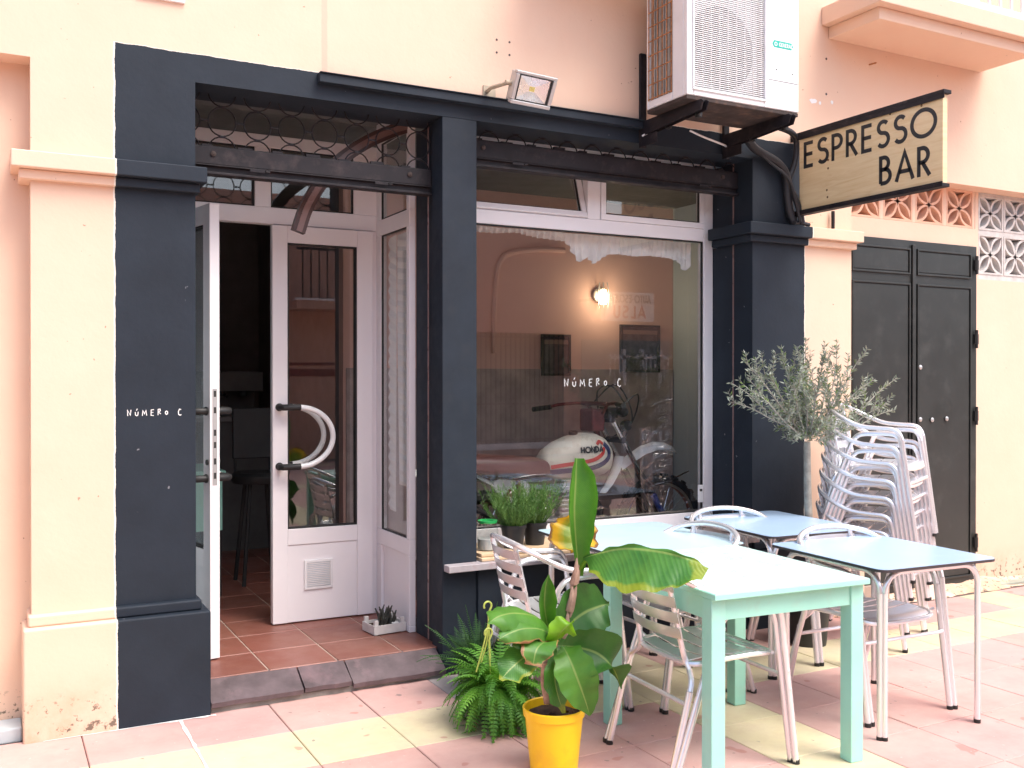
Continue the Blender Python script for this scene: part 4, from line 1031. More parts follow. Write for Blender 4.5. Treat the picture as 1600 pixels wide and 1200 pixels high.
# ================================================================== THINGS ON THE SILL
for i, (y0, dz, x1, lb) in enumerate(((4.535, 0, 3.06, 'lower of the two pale wooden boards lying on the window sill'), (4.56, .0185, 3.00, 'upper of the two pale wooden boards lying on the window sill'))):
    m = MB(); m.box(2.24+.01*i, x1, y0, y0+.33, .559+dz, .576+dz); tag(m.build('wooden_board', M['boardwood'], None, smooth=0, bevel=.004), lb, 'board')
jr = empty('glass_jar', (2.335, 4.66, .5955)); tag(jr, 'glass jar with a green rim standing on the boards beside the navy post', 'jar')
m = MB(); m.lathe([(.050, .5955), (.056, .60), (.058, .70), (.052, .735), (.060, .745)], (2.335, 4.66, 0), 28, caps=False); m.lathe([(.05, .5955), (0.001, .596)], (2.335, 4.66, 0), 28, caps=False); m.build('jar_body', M['jar'], jr)
m = MB(); m.lathe([(.046, .598), (.052, .602), (.053, .655), (.001, .656)], (2.335, 4.66, 0), 24, caps=False); m.build('jar_contents', simple('ash', (.45, .44, .42), .8), jr)
m = MB(); m.lathe([(.033, .738), (.050, .738), (.052, .752), (.034, .752), (.033, .738)], (2.335, 4.66, 0), 28, caps=False); m.build('lid', simple('green_lid', (.02, .42, .10), .4), jr)
def rosemary(cx, cy, label, seed, n=150):
    r_ = random.Random(seed); z0 = .596
    t = empty('potted_rosemary', (cx, cy, z0)); tag(t, label, 'potted plant', 'potted rosemary on the sill')
    m = MB(); m.lathe([(.050, z0), (.066, z0+.105), (.070, z0+.105), (.070, z0+.122), (.062, z0+.122), (.058, z0+.10), (.0, z0+.10)], (cx, cy, 0), 28, caps=False); m.build('pot', M['black_pot'], t)
    m = MB(); st = MB()
    for k in range(n):
        a = r_.uniform(0, 6.28); rr = .045*math.sqrt(r_.random()); lean = r_.uniform(.0, .10)+rr
        h = r_.uniform(.12, .245); b = Vector((cx+rr*math.cos(a), cy+rr*math.sin(a), z0+.10))
        e = b+Vector((lean*math.cos(a)*1.1, lean*math.sin(a)*1.0, h)); mid = (b+e)/2+Vector((math.cos(a), math.sin(a), 0))*r_.uniform(-.02, .03)
        P = smooth_path([b, mid, e], 5); st.tube(P, .0012, 4, caps=False)
        if r_.random() < .15: e = e+Vector((r_.uniform(-.03, .03), 0, -.05))
        for i in range(26):
            q = P[min(len(P)-1, 2+int(i/26*(len(P)-2)))]+Vector((r_.uniform(-.004, .004), r_.uniform(-.004, .004), r_.uniform(-.006, .006)))
            a2 = r_.uniform(0, 6.28); d = Vector((math.cos(a2), math.sin(a2), r_.uniform(.5, 1.6))).normalized()*r_.uniform(.016, .028)
            s = d.cross(Vector((r_.uniform(-1, 1), r_.uniform(-1, 1), r_.uniform(-1, 1)))).normalized()*.0013
            v = [m.V(q-s), m.V(q+s), m.V(q+d)]; m.F(v, [(0, .3), (0, .7), (1, .5)])
    m.build('foliage', M['rosemary'], t, smooth=0); st.build('stems', M['rosemary'], t)
rosemary(2.49, 4.66, 'left of the two bushy rosemary plants in black pots on the window sill', 5); rosemary(2.645, 4.70, 'right of the two bushy rosemary plants in black pots on the window sill', 6)
# small plant on the right end of the sill
t = empty('potted_plant', (3.93, 4.72, .56)); tag(t, 'tiny dark spiky plant in a glass bowl at the right end of the window sill', 'potted plant')
m = MB(); m.lathe([(.03, .559), (.065, .60), (.06, .64), (.058, .64), (.06, .60), (.028, .563), (0, .563)], (3.93, 4.72, 0), 24, caps=False); m.build('bowl', M['jar'], t)
m = MB(); r_ = random.Random(4)
for k in range(40):
    a = r_.uniform(0, 6.28); l = r_.uniform(.05, .11); d = Vector((math.cos(a), math.sin(a), r_.uniform(.4, 2))).normalized()*l; b = Vector((3.93, 4.72, .61)); s = d.cross(Vector((0, 0, 1))).normalized()*.004
    m.grid([[b-s, b+s], [b+d*.6-s, b+d*.6+s], [b+d-Vector((0, 0, .01)), b+d-Vector((0, 0, .0101))]])
m.build('foliage', M['fern2'], t, smooth=0)
# white sensor on the window frame
m = MB(); m.box(3.955, 3.995, 4.925, 4.9345, .72, .83); o = m.build('door_sensor', M['ac_white'], None, smooth=0, bevel=.003); tag(o, 'small white box fixed to the lower right corner of the shop window', 'sensor')
m = MB(); m.box(3.965, 3.985, 4.9242, 4.9248, .79, .805); m.build('display', M['ink'], o, smooth=0)
# ================================================================== CRATE ON THE DOORSTEP
ct = empty('planter_crate', (1.92, 4.98, .125)); tag(ct, 'little white wooden crate planted with a dark succulent in the doorway corner', 'crate')
cm = Matrix.Translation((1.905, 5.06, .126)) @ Matrix.Rotation(math.radians(6), 4, 'Z')
m = MB(); m.M = cm; a, b = .095, .075
m.box(-a, a, -b, -b+.006, .004, .052); m.box(-a, a, b-.006, b, .004, .052); m.box(-a, -a+.006, -b+.006, b-.006, .004, .052); m.box(a-.006, a, -b+.006, b-.006, .004, .052)
m.box(-a+.006, a-.006, -b+.006, b-.006, .004, .010)
for sx in (-1, 1):
    for sy in (-1, 1):
        x0, x1 = sorted((sx*(a-.006), sx*(a-.028))); y0, y1 = sorted((sy*(b-.006), sy*(b-.024))); m.box(x0, x1, y0, y1, 0, .078)
cb = m.build('crate_box', M['crate'], ct, smooth=0, bevel=.0015)
m = MB(); m.M = cm; m.box(-a+.0065, a-.0065, -b+.0065, b-.0065, .011, .036); m.build('soil', M['soil'], ct, smooth=0)
m = MB(); r_ = random.Random(2)
for k in range(16):
    x, y = r_.uniform(-.03, .04), r_.uniform(-.03, .03); b0 = cm @ Vector((x, y, .03)); p1 = b0+Vector((r_.uniform(-.02, .02), r_.uniform(-.02, .02), .05)); p2 = p1+Vector((r_.uniform(-.03, .03), r_.uniform(-.02, .02), r_.uniform(.03, .06)))
    m.tube([b0, p1, p2], [.006, .007, .003], 6)
m.build('succulent', M['cactus'], ct)
m = MB(); q = cm @ Vector((.05, -.035, .045)); m.lathe([(0.001, -.012), (.015, -.008), (.021, 0), (.015, .008), (0.001, .012)], q, 16); m.build('pebble', M['pebble'], ct)
# ================================================================== BANANA PLANT
PC = Vector((1.925, 3.27, 0))
bt = empty('potted_banana', PC); tag(bt, 'young banana plant with broad drooping leaves in a bright yellow pot', 'potted plant')
m = MB(); m.lathe([(.088, 0), (.092, .004), (.112, .205), (.119, .208), (.121, .236), (.117, .240), (.112, .236), (.106, .20), (.0, .195)], PC, 48, caps=True); m.build('pot', M['yellow'], bt, smooth=35)
m = MB(); r_ = random.Random(1)
rows = []
for i in range(9):
    rows.append([(PC.x+.107*i/8*math.cos(a*.524), PC.y+.107*i/8*math.sin(a*.524), .205+r_.uniform(-.008, .012)) for a in range(13)])
m.grid(rows); m.build('soil', M['soil'], bt)
YD = 3.27
def bp_(px, py, dy=0): return at(px, py, YD+dy)
m = MB(); m.tube(smooth_path([bp_(864, 1100), bp_(872, 1045), bp_(885, 980), bp_(896, 925), bp_(903, 885, .01), bp_(908, 868, .01)], 6), [.024-.013*i/30 for i in range(31)], 12)
m.tube(smooth_path([bp_(855, 1098, -.01), bp_(850, 1065, -.02), bp_(852, 1035, -.03)], 4), .014, 8); m.tube([bp_(882, 975, -.01), bp_(873, 968, -.03)], [.012, .009], 8)
for k in range(5):   # dry sheaths
    a = bp_(868+k*7, 1080-k*42, -.012); m.tube([a, a+Vector((.006, -.012, .05)), a+Vector((.012, -.004, .10))], [.017, .012, .003], 7)
m.build('stem', M['bstem'], bt)
m = MB(); m.tube(smooth_path([bp_(906, 890), bp_(914, 878, -.02), bp_(930, 871, -.05)], 4), .007, 8); m.build('stem', M['bl_bright'], bt)
def bleaf(mid, widths, side, mat, fold=.35, curl=0, rip=.006, nu=26, nv=8, seed=0, lr=(1, 1), name='leaf'):
    P = smooth_path(mid, 6); n = len(P); m = MB(); rows = []; sd = Vector(side).normalized(); r_ = random.Random(seed)
    ph = r_.uniform(0, 6)
    wn = len(widths)-1
    for i, p in enumerate(P):
        t = i/(n-1); T = (P[min(i+1, n-1)]-P[max(i-1, 0)]).normalized()
        s = (sd-T*sd.dot(T)).normalized(); nn = T.cross(s).normalized()
        f = t*wn; a = min(int(f), wn-1); fr = f-a; fr = fr*fr*(3-2*fr); w_ = widths[a]*(1-fr)+widths[a+1]*fr
        row = []
        for j in range(nv*2+1):
            v = (j-nv)/nv; lw_ = w_*(lr[0] if v < 0 else lr[1])
            x = lw_*v; av = abs(v)
            q = p+s*x*math.cos(fold*av+curl*av)+nn*(abs(x)*math.sin(fold+curl*av))
            q = q+nn*(rip*av*math.sin(t*17+ph+v*1.5)+rip*.5*av*math.sin(t*41+ph*2))+s*(rip*.6*av*av*math.sin(t*31+ph)*(1 if v > 0 else -1))
            row.append(q)
        rows.append(row)
    m.grid(rows); return m.build(name, mat, bt, smooth=180)
# tall young leaf, half unrolled
bleaf([bp_(905, 900), bp_(900, 850), bp_(897, 800), bp_(899, 755, .01), bp_(901, 716, .02)], [.016, .052, .078, .090, .078, .03], (1, -.15, 0), M['bl_mid'], fold=-.35, curl=-.55, rip=.002, lr=(.7, 1.15), name='young_leaf')
# big leaf reaching right over the tables
bleaf([bp_(912, 872, -.02), bp_(935, 864, -.09), bp_(975, 856, -.18), bp_(1025, 860, -.29), bp_(1070, 871, -.38), bp_(1107, 888, -.45)], [.010, .09, .165, .190, .17, .13, .06], (-.25, -.40, -.85), M['bl_edge'], fold=-.05, curl=-.2, seed=2, lr=(.06, 1), rip=.007)
# dying leaf behind
bleaf([bp_(900, 862, .05), bp_(897, 848, .07), bp_(903, 825, .085), bp_(908, 800, .09)], [.02, .09, .115, .085, .03], (1, -.2, -.25), M['bl_dying'], fold=.12, rip=.012, seed=5, lr=(1.0, .95), name='dying_leaf')
# rolled leaf left
bleaf([bp_(857, 985, -.02), bp_(851, 950, -.03), bp_(852, 920, -.04), bp_(857, 898, -.05)], [.018, .052, .062, .045, .006], (1, -.2, 0), M['bl_mid'], fold=-.4, curl=-.6, rip=.001, name='rolled_leaf')
CR = (868, 1003)
bleaf([bp_(872, 1004, -.02), bp_(845, 968, -.06), bp_(810, 958, -.10), bp_(782, 962, -.13), bp_(762, 974, -.15)], [.01, .055, .075, .06, .004], (.1, -.75, -.55), M['bl_mid'], fold=-.2, curl=-.3, seed=3)
bleaf([bp_(872, 1004, -.02), bp_(850, 985, -.10), bp_(820, 982, -.14), bp_(795, 990, -.16), bp_(778, 1000, -.17)], [.01, .04, .052, .04, .004], (.1, -.6, -.7), M['bl_tip'], fold=-.2, curl=-.3, seed=31)
bleaf([bp_(872, 1005, -.01), bp_(888, 978, -.02), bp_(912, 958, -.03), bp_(935, 948, -.04), bp_(952, 943, -.05)], [.012, .085, .115, .095, .004], (.55, -.5, -.65), M['bl_dark'], fold=-.15, curl=-.2, seed=8)
bleaf([bp_(872, 1008, -.05), bp_(905, 1012, -.09), bp_(935, 1022, -.13), bp_(958, 1045, -.16), bp_(971, 1076, -.17)], [.012, .080, .105, .075, .004], (.45, -.45, -.80), M['bl_dark'], fold=-.2, curl=-.25, seed=9)
bleaf([bp_(880, 1010, -.06), bp_(890, 1030, -.11), bp_(902, 1060, -.145), bp_(913, 1090, -.155), bp_(922, 1118, -.15)], [.012, .060, .082, .075, .05, .004], (.9, -.35, .25), M['bl_mid'], fold=.2, curl=.1, seed=10)
bleaf([bp_(872, 1012, -.03), bp_(866, 1045, -.07), bp_(870, 1080, -.09), bp_(881, 1114, -.10)], [.01, .032, .048, .038, .004], (.9, -.3, .2), M['bl_edge'], fold=.3, seed=11)
bleaf([bp_(868, 1008, -.03), bp_(845, 1012, -.08), bp_(818, 1028, -.12), bp_(797, 1046, -.14), bp_(782, 1063, -.15)], [.01, .045, .062, .055, .006], (.35, -.6, -.7), M['bl_edge'], fold=-.2, seed=12)
bleaf([bp_(866, 1004, -.05), bp_(850, 1004, -.12), bp_(838, 1016, -.155), bp_(833, 1040, -.165)], [.01, .055, .062, .03], (.8, -.3, -.1), M['bl_tip'], fold=.1, seed=13)
bleaf([bp_(868, 1004, -.07), bp_(874, 992, -.11), bp_(886, 978, -.13), bp_(898, 968, -.14)], [.02, .06, .05, .004], (.7, -.4, .6), M['bl_bright'], fold=.15, seed=14)
bleaf([bp_(862, 1006, -.04), bp_(842, 1000, -.09), bp_(818, 1003, -.11), bp_(800, 1008, -.12)], [.01, .045, .045, .004], (.2, -.7, -.6), M['bl_dark'], fold=-.3, seed=15)
# ================================================================== FERNS
def frond(m, b, d0, L_, droop, w0, r_, npin, st=None, feather=False):
    d = Vector(d0).normalized(); p = Vector(b); step = L_/npin; P = [p.copy()]
    hd = Vector((d.x, d.y, 0)); hd = hd.normalized() if hd.length > .01 else Vector((1, 0, 0))
    for i in range(npin):
        p = p+d*step; d = (d+Vector((0, 0, -droop*step*(1.2-.2*i/npin)))).normalized()
        if p.z < .012: p.z = .012; d.z = max(d.z, 0); d = d.normalized() if d.length > 0 else hd
        P.append(p.copy())
    if st is not None: st.tube(P, .0016, 4, caps=False)
    for i in range(1, npin+1):
        t = i/npin; T = (P[i]-P[i-1]).normalized(); s = T.cross(Vector((0, 0, 1))); s = s.normalized() if s.length > .01 else Vector((hd.y, -hd.x, 0))
        up = s.cross(T); w_ = w0*min(1, t*4+.25)*(1-t**2.2)+.002
        for sg_ in (-1, 1):
            a = s*sg_; tip = P[i]+a*w_*r_.uniform(.85, 1.1)+T*w_*.30-up*w_*r_.uniform(.05, .35); h_ = step*(.34 if not feather else .2)
            q = [P[i]-T*h_, P[i]+a*w_*.5-T*h_*.9-up*w_*.05, tip, P[i]+a*w_*.5+T*h_*.9-up*w_*.05, P[i]+T*h_]
            m.F([m.V(x) for x in q], [(t, .5), (t, .7), (t, .9), (t, .7), (t, .5)])
def fern(cx, cy, z0, label, seed, mat, n, L_, w0, spread, upb, npin=24, side=None, pot=True, feather=False):
    r_ = random.Random(seed); t = empty('potted_fern', (cx, cy, 0)); tag(t, label, 'fern')
    if pot: m = MB(); m.lathe([(.07, 0), (.095, z0-.02), (.10, z0-.02), (.10, z0), (.0, z0-.01)], (cx, cy, 0), 28, caps=False); m.lathe([(.07, 0), (0.001, .001)], (cx, cy, 0), 28, caps=False); m.build('pot', M['black_pot'], t)
    m = MB(); st = MB()
    for k in range(n):
        a = r_.uniform(0, 6.283); e = r_.uniform(*upb); l = L_*r_.uniform(.65, 1.1)
        rr = r_.uniform(0, .06); frond(m, (cx+rr*math.cos(a), cy+rr*math.sin(a), z0), (math.cos(a)*math.cos(e), math.sin(a)*math.cos(e), math.sin(e)), l, r_.uniform(*spread), w0*r_.uniform(.8, 1.15), r_, npin, st, feather)
    m.build('fronds', mat, t, smooth=0); st.build('stalks', mat, t)
    return t
f1 = fern(1.955, 3.80, .15, 'bright green bushy fern on the pavement left of the yellow pot', 21, M['fern'], 220, .275, .042, (5, 11.5), (-.3, 1.4), 19)
m = MB()
for (a, b, c_, q) in (((752, 1035), (761, 1000), (764, 960), -.02), ((744, 1050), (755, 1010), (763, 975), -.05)):
    y = 3.80+q; P = [at(a[0], a[1], y), at(b[0], b[1], y), at(c_[0], c_[1], y)]
    m.tube(smooth_path(P, 5), .0035, 6)
for (x, y_, q) in ((762, 948, -.02), (763, 990, -.05)):
    c0 = at(x, y_, 3.80+q); pts = [c0+Vector((-.018*math.cos(a), 0, .018*math.sin(a)+.004)) for a in [math.radians(-30+ k*21) for k in range(12)]]; m.tube([c0+Vector((.003, 0, -.03))]+pts[::-1], .0042, 6)
    m.tube([c0+Vector((.003, 0, -.03)), at(x+4, y_+80, 3.80+q)], .0035, 6)
m.build('hanger_hook', M['hook'], f1)
fern(2.09, 4.27, .10, 'dark feathery fern against the navy base of the window, behind the bright one', 33, M['fern2'], 80, .29, .046, (.8, 4.0), (.35, 1.45), 28, feather=True)
# ================================================================== OLIVE TREE
OC = Vector((4.105, 4.135, 0)); r_ = random.Random(11)
ot = empty('potted_olive_tree', OC); tag(ot, 'small olive tree with silvery leaves in a black pot before the right pilaster', 'potted tree')
m = MB(); m.lathe([(.10, 0), (.125, .26), (.135, .26), (.135, .29), (.12, .29), (.115, .25), (0, .25)], OC, 32, caps=False); m.lathe([(.10, 0), (0.001, .001)], OC, 32, caps=False); m.build('pot', M['black_pot'], ot)
m = MB(); m.lathe([(.118, .252), (.05, .262), (0.001, .258)], OC, 24, caps=False); m.build('soil', M['soil'], ot)
tw = MB(); lf = MB(); lf2 = MB(); YO = 4.135
ptop = at(1261, 690, YO)
tw.tube(smooth_path([OC+Vector((0, 0, .25)), OC+Vector((.012, 0, .55)), OC+Vector((-.004, 0, .85)), ptop], 6), [.026-.007*i/18 for i in range(19)], 10)
def leafpair(q, T):
    for s_ in (1, -1):
        side = Vector((r_.gauss(0, 1), r_.gauss(0, 1), r_.gauss(0, 1))); side = (side-T*side.dot(T)).normalized()
        d = (T*r_.uniform(.5, 1.1)+side*s_).normalized()*r_.uniform(.024, .038); w_ = d.cross(Vector((r_.gauss(0, 1), r_.gauss(0, 1), r_.gauss(0, 1)))).normalized()*r_.uniform(.0032, .005)
        mb = lf2 if r_.random() < .14 else lf
        v = [mb.V(x) for x in (q, q+d*.45+w_, q+d, q+d*.45-w_)]; mb.F(v, [(0, .5), (.5, .9), (1, .5), (.5, .1)])
def twig(P, dens, rad):
    n = len(P); tw.tube(P, [rad*(1-.75*i/n) for i in range(n)], 5, caps=False)
    for i in range(1, n):
        L_ = (P[i]-P[i-1]).length; T = (P[i]-P[i-1]).normalized()
        for k in range(max(1, int(L_*dens))): leafpair(P[i-1].lerp(P[i], r_.random()), T)
ends = [(1142, 598, 0), (1140, 628, .05), (1158, 560, -.1), (1180, 575, .12), (1205, 590, -.06), (1222, 560, .1), (1250, 552, 0), (1262, 556, .14), (1290, 550, -.12), (1310, 572, .05), (1344, 558, 0), (1368, 592, -.08), (1402, 590, .02), (1398, 640, .08), (1385, 632, -.1),
        (1320, 600, -.15), (1240, 600, -.18), (1275, 605, -.2), (1235, 575, .1), (1178, 612, -.12), (1350, 612, .14), (1270, 575, .0), (1165, 590, .1), (1258, 625, .1), (1292, 600, .02), (1250, 590, -.05)]
for px, py, dy in ends:
    e = at(px, py, YO+dy); b = ptop+Vector((r_.uniform(-.01, .01), r_.uniform(-.01, .01), r_.uniform(-.03, .02)))
    hz = abs(px-1260)/140; mid = b.lerp(e, .5)+Vector((0, 0, -.01*hz+r_.uniform(-.02, .02))); mid += Vector((r_.uniform(-.03, .03), r_.uniform(-.03, .03), 0))
    P = smooth_path([b, b.lerp(mid, .5)+Vector((0, 0, .01)), mid, mid.lerp(e, .55)+Vector((0, 0, .015)), e], 5)
    twig(P[3:], 100, .006)
    for k in range(r_.choice((3, 4, 5, 6))):
        i = r_.randrange(5, len(P)-2); q = P[i]; T = (P[i+1]-P[i]).normalized()
        d = (T*.6+Vector((r_.uniform(-.7, .7), r_.uniform(-.7, .7), r_.uniform(.3, 1.2)))).normalized(); l = r_.uniform(.06, .17)*(1 if abs(px-1260) < 90 else .75)
        twig(smooth_path([q, q+d*l*.5+Vector((r_.uniform(-.01, .01), 0, 0)), q+d*l+Vector((0, 0, .02))], 4), 150, .003)
# dense heart of the crown
for k in range(60):
    q = ptop+Vector((r_.gauss(0, .05), r_.gauss(0, .06), abs(r_.gauss(.05, .05)))); d = Vector((r_.uniform(-1, 1), r_.uniform(-1, 1), r_.uniform(-.1, 1))).normalized()
    twig([q, q+d*.03, q+d*r_.uniform(.05, .11)], 150, .002)
tw.build('trunk', M['bark'], ot); cro = lf.build('crown', M['olive'], ot, smooth=0); lf2.build('young_foliage', M['olive2'], cro, smooth=0)
# ================================================================== INSIDE THE WINDOW
BYc = 5.56
bk = empty('motorbike', (3.3, BYc, .13)); tag(bk, 'vintage white off-road motorbike with a striped tank displayed behind the shop window', 'motorbike')
def wheel(cx, cz, R, rw, name):
    r = R-rw
    m = MB(); P = []
    prof = [(r-.004, -rw*.62), (r+.01, -rw*.95), (R-.015, -rw*1.0), (R-.004, -rw*.7), (R, 0), (R-.004, rw*.7), (R-.015, rw*1.0), (r+.01, rw*.95), (r-.004, rw*.62)]
    m.lathe(prof, (cx, BYc, cz), 56, 'y', caps=False)
    w_ = m.build(name, M['tyre'], bk)
    m = MB()
    for k in range(46):
        a = 2*math.pi*k/46
        for yy in ((-.7, -.1) if k % 2 else (.1, .7),) + (((-1.05, -.8),) if k % 2 else ((.8, 1.05),)):
            c_, s_ = math.cos(a), math.sin(a); t = Vector((-s_, 0, c_)); rad = Vector((c_, 0, s_)); q = Vector((cx, BYc, cz))
            vs = []
            for o_ in (-.012, .014 if abs(yy[0]) < .75 else .006):
                for y in yy:
                    for u in (-.016, .016): vs.append(m.V(q+rad*(R+o_-(.0 if abs(yy[0]) < .75 else .012))+t*u+Vector((0, y*rw, 0))))
            for f in ((0, 1, 3, 2), (4, 6, 7, 5), (0, 4, 5, 1), (2, 3, 7, 6), (0, 2, 6, 4), (1, 5, 7, 3)): m.F([vs[i] for i in f])
    m.build('tread_block', M['tyre'], w_, smooth=0, recalc=True)
    m = MB(); m.lathe([(r-.022, -rw*.5), (r-.002, -rw*.62), (r-.010, 0), (r-.002, rw*.62), (r-.022, rw*.5), (r-.022, -rw*.5)], (cx, BYc, cz), 56, 'y', caps=False); m.build('rim', M['chrome'], w_)
    m = MB()
    for k in range(36):
        a = 2*math.pi*k/36; b = a+(.5 if k % 2 else -.5); y = .03*(1 if k % 4 < 2 else -1)
        m.tube([(cx+.03*math.cos(b), BYc+y, cz+.03*math.sin(b)), (cx+(r-.02)*math.cos(a), BYc, cz+(r-.02)*math.sin(a))], .0022, 4, caps=False)
    m.build('spoke', M['chrome'], w_)
    m = MB(); m.lathe([(.02, -.06), (.035, -.055), (.035, .055), (.02, .06)], (cx, BYc, cz), 20, 'y'); m.build('hub', M['silver'], w_)
wheel(4.115, .485, .345, .042, 'front_wheel'); wheel(2.72, .465, .32, .05, 'rear_wheel')
b_ = lambda px, py, dy=0: at(px, py, BYc+dy)
m = MB()
for dy in (-.09, .09):
    top = Vector((3.66, BYc+dy, 1.25)); ax = Vector((4.115, BYc+dy, .485)); md = top.lerp(ax, .55)
    m.tube([top, md], .019, 12); 
m.build('fork', M['chrome'], bk)
m = MB()
for dy in (-.09, .09):
    top = Vector((3.66, BYc+dy, 1.25)); ax = Vector((4.115, BYc+dy, .485)); m.tube([top.lerp(ax, .50), top.lerp(ax, 1.02)], .027, 12)
m.tube([Vector((3.66, BYc-.11, 1.23)), Vector((3.66, BYc+.11, 1.23))], .022, 8); m.tube([Vector((3.75, BYc-.11, 1.09)), Vector((3.75, BYc+.11, 1.09))], .022, 8); m.build('fork_leg', M['iron'], bk)
m = MB(); top = Vector((3.66, BYc-.125, 1.25)); ax = Vector((4.115, BYc-.125, .485)); m.tube([top.lerp(ax, .70), top.lerp(ax, .98)], .022, 8); m.build('fork_cover', M['forkblue'], bk)
# high front fender
m = MB(); rows = []
for p, w_ in ((b_(966, 722), .05), (b_(985, 707), .065), (b_(1000, 697), .07), (b_(1020, 690), .072), (b_(1037, 691), .068), (b_(1050, 697), .05), (b_(1053, 702), .02)):
    rows.append([p+Vector((0, w_*v, -.045*abs(v)**1.6)) for v in (-1, -.8, -.5, 0, .5, .8, 1)])
m.grid(rows); m.grid([[q-Vector((0, 0, .006)) for q in rw][::-1] for rw in rows]); ff = m.build('front_fender', M['fenderwhite'], bk, smooth=60)
m = MB(); rows = []
for p, w_ in ((b_(968, 712), .055), (b_(962, 735), .055), (b_(952, 755), .05), (b_(942, 770), .035)):
    rows.append([p+Vector((-.03*(1-abs(v)), w_*v, 0)) for v in (-1, -.6, 0, .6, 1)])
m.grid(rows); m.build('fender_flap', M['fenderwhite'], ff, smooth=60)
# tank
def loft(m, rings):
    R = [[m.V(p) for p in rg] for rg in rings]; n = len(R[0])
    for i in range(len(R)-1):
        for k in range(n): l = (k+1) % n; m.F([R[i][k], R[i][l], R[i+1][l], R[i+1][k]])
    m.F(R[0][::-1]); m.F(R[-1])
def se(x, cz, hz, hw, n=20, ex=2.6):
    out = []
    for k in range(n):
        a = 2*math.pi*k/n; c_, s_ = math.cos(a), math.sin(a)
        out.append(Vector((x+.0, BYc+hw*math.copysign(abs(c_)**(2/ex), c_), cz+hz*math.copysign(abs(s_)**(2/ex), s_))))
    return out
TK = [(3.165, .955, .05, .06), (3.20, .955, .09, .085), (3.28, .965, .125, .11), (3.38, .985, .140, .13), (3.48, 1.0, .145, .14), (3.56, .995, .145, .14), (3.63, .985, .125, .12), (3.675, .975, .085, .09), (3.695, .97, .03, .04)]
m = MB(); loft(m, [se(*t) for t in TK]); tk = m.build('fuel_tank', M['bikewhite'], bk, smooth=70, recalc=True)
def tank_y(x, z):
    for i in range(len(TK)-1):
        if TK[i][0] <= x <= TK[i+1][0]:
            f = (x-TK[i][0])/(TK[i+1][0]-TK[i][0]); cz, hz, hw = [TK[i][j]*(1-f)+TK[i+1][j]*f for j in (1, 2, 3)]
            q = min(.985, abs((z-cz)/hz)); return BYc-hw*(1-q**2.6)**(1/2.6)-.0035
    return BYc
def stripe(pts, w_, mat, nm):
    m = MB(); P = smooth_path([(x, 0, z) for x, z in pts], 8); rows = []
    for i, p in enumerate(P):
        T = (P[min(i+1, len(P)-1)]-P[max(i-1, 0)]).normalized(); n_ = Vector((-T.z, 0, T.x))
        rows.append([Vector((q.x, tank_y(q.x, q.z), q.z)) for q in (p-n_*w_/2, p-n_*w_/4, p, p+n_*w_/4, p+n_*w_/2)])
    m.grid(rows); m.build(nm, mat, tk, smooth=60)
stripe([(3.20, .93), (3.30, .945), (3.40, .955), (3.50, .975), (3.56, 1.01), (3.575, 1.05)], .026, M['bikered'], 'red_stripe')
stripe([(3.19, .895), (3.30, .905), (3.42, .91), (3.53, .93), (3.61, .975), (3.62, 1.03), (3.58, 1.075)], .034, M['bikeblue'], 'blue_stripe')
m = MB()
def tf(u, v, o): x = 3.40+u; z = 1.018+v+u*.03; return Vector((x, tank_y(x, z)-.001-o, z))
lettering(m, 'HONDA', .037, .26, tf, .0015, .12, .165/(text_w('HONDA', .12)*.037)); m.build('tank_lettering', M['ink'], tk, smooth=0)
stripe([(3.52, 1.070), (3.545, 1.090), (3.57, 1.072)], .02, M['bikered'], 'wing_emblem'); 
m = MB(); m.lathe([(.03, 1.13), (.03, 1.15), (.02, 1.158), (0.001, 1.158)], (3.42, BYc, 0), 16); m.build('filler_cap', M['rubber'], tk)
# seat and rear
m = MB(); loft(m, [se(x, cz, hz, hw, 20, 3) for x, cz, hz, hw in ((2.45, .985, .03, .08), (2.52, .98, .05, .11), (2.75, .96, .065, .12), (2.95, .94, .07, .12), (3.10, .93, .07, .10), (3.20, .925, .05, .08))]); m.build('saddle', M['seatbrown'], bk, smooth=70, recalc=True)
m = MB(); rows = []
for x, z, w_ in ((2.80, .86, .06), (2.68, .92, .07), (2.5, .965, .075), (2.35, .96, .07), (2.25, .94, .04)): rows.append([Vector((x, BYc+w_*v, z-.03*abs(v))) for v in (-1, -.5, 0, .5, 1)])
m.grid(rows); m.grid([[q-Vector((0, 0, .006)) for q in rw][::-1] for rw in rows]); m.build('rear_fender', M['fenderwhite'], bk, smooth=60)
m = MB(); loft(m, [se(x, cz, hz, .02, 12) for x, cz, hz in ((2.82, .83, .02), (2.86, .82, .07), (3.02, .79, .09), (3.08, .79, .03))]); m.build('side_panel', M['fenderwhite'], bk, smooth=60, recalc=True)
m = MB()
m.tube(smooth_path([(3.60, BYc, 1.16), (3.62, BYc, 1.0), (3.52, BYc, .72), (3.45, BYc, .42)], 5), .022, 8); m.tube(smooth_path([(3.60, BYc, 1.10), (3.3, BYc, .88), (2.95, BYc, .86), (2.6, BYc, .90)], 5), .018, 8)
for dy in (-.1, .1): m.tube([(3.45, BYc+dy*.9, .42), (2.98, BYc+dy, .45), (2.95, BYc+dy, .86)], .015, 8); m.tube([(2.98, BYc+dy, .50), (2.72, BYc+dy, .465)], .018, 8); m.tube([(2.9, BYc+dy*1.1, .80), (2.74, BYc+dy*1.1, .50)], .022, 8)
m.build('frame', M['maroon'], bk)
m = MB(); m.box(3.05, 3.42, BYc-.11, BYc+.11, .40, .60); m.lathe([(.10, -.14), (.10, .14)], (3.22, BYc, .50), 24, 'y')
for k in range(7): m.box(3.28, 3.46, BYc-.09, BYc+.09, .62+k*.028, .632+k*.028)
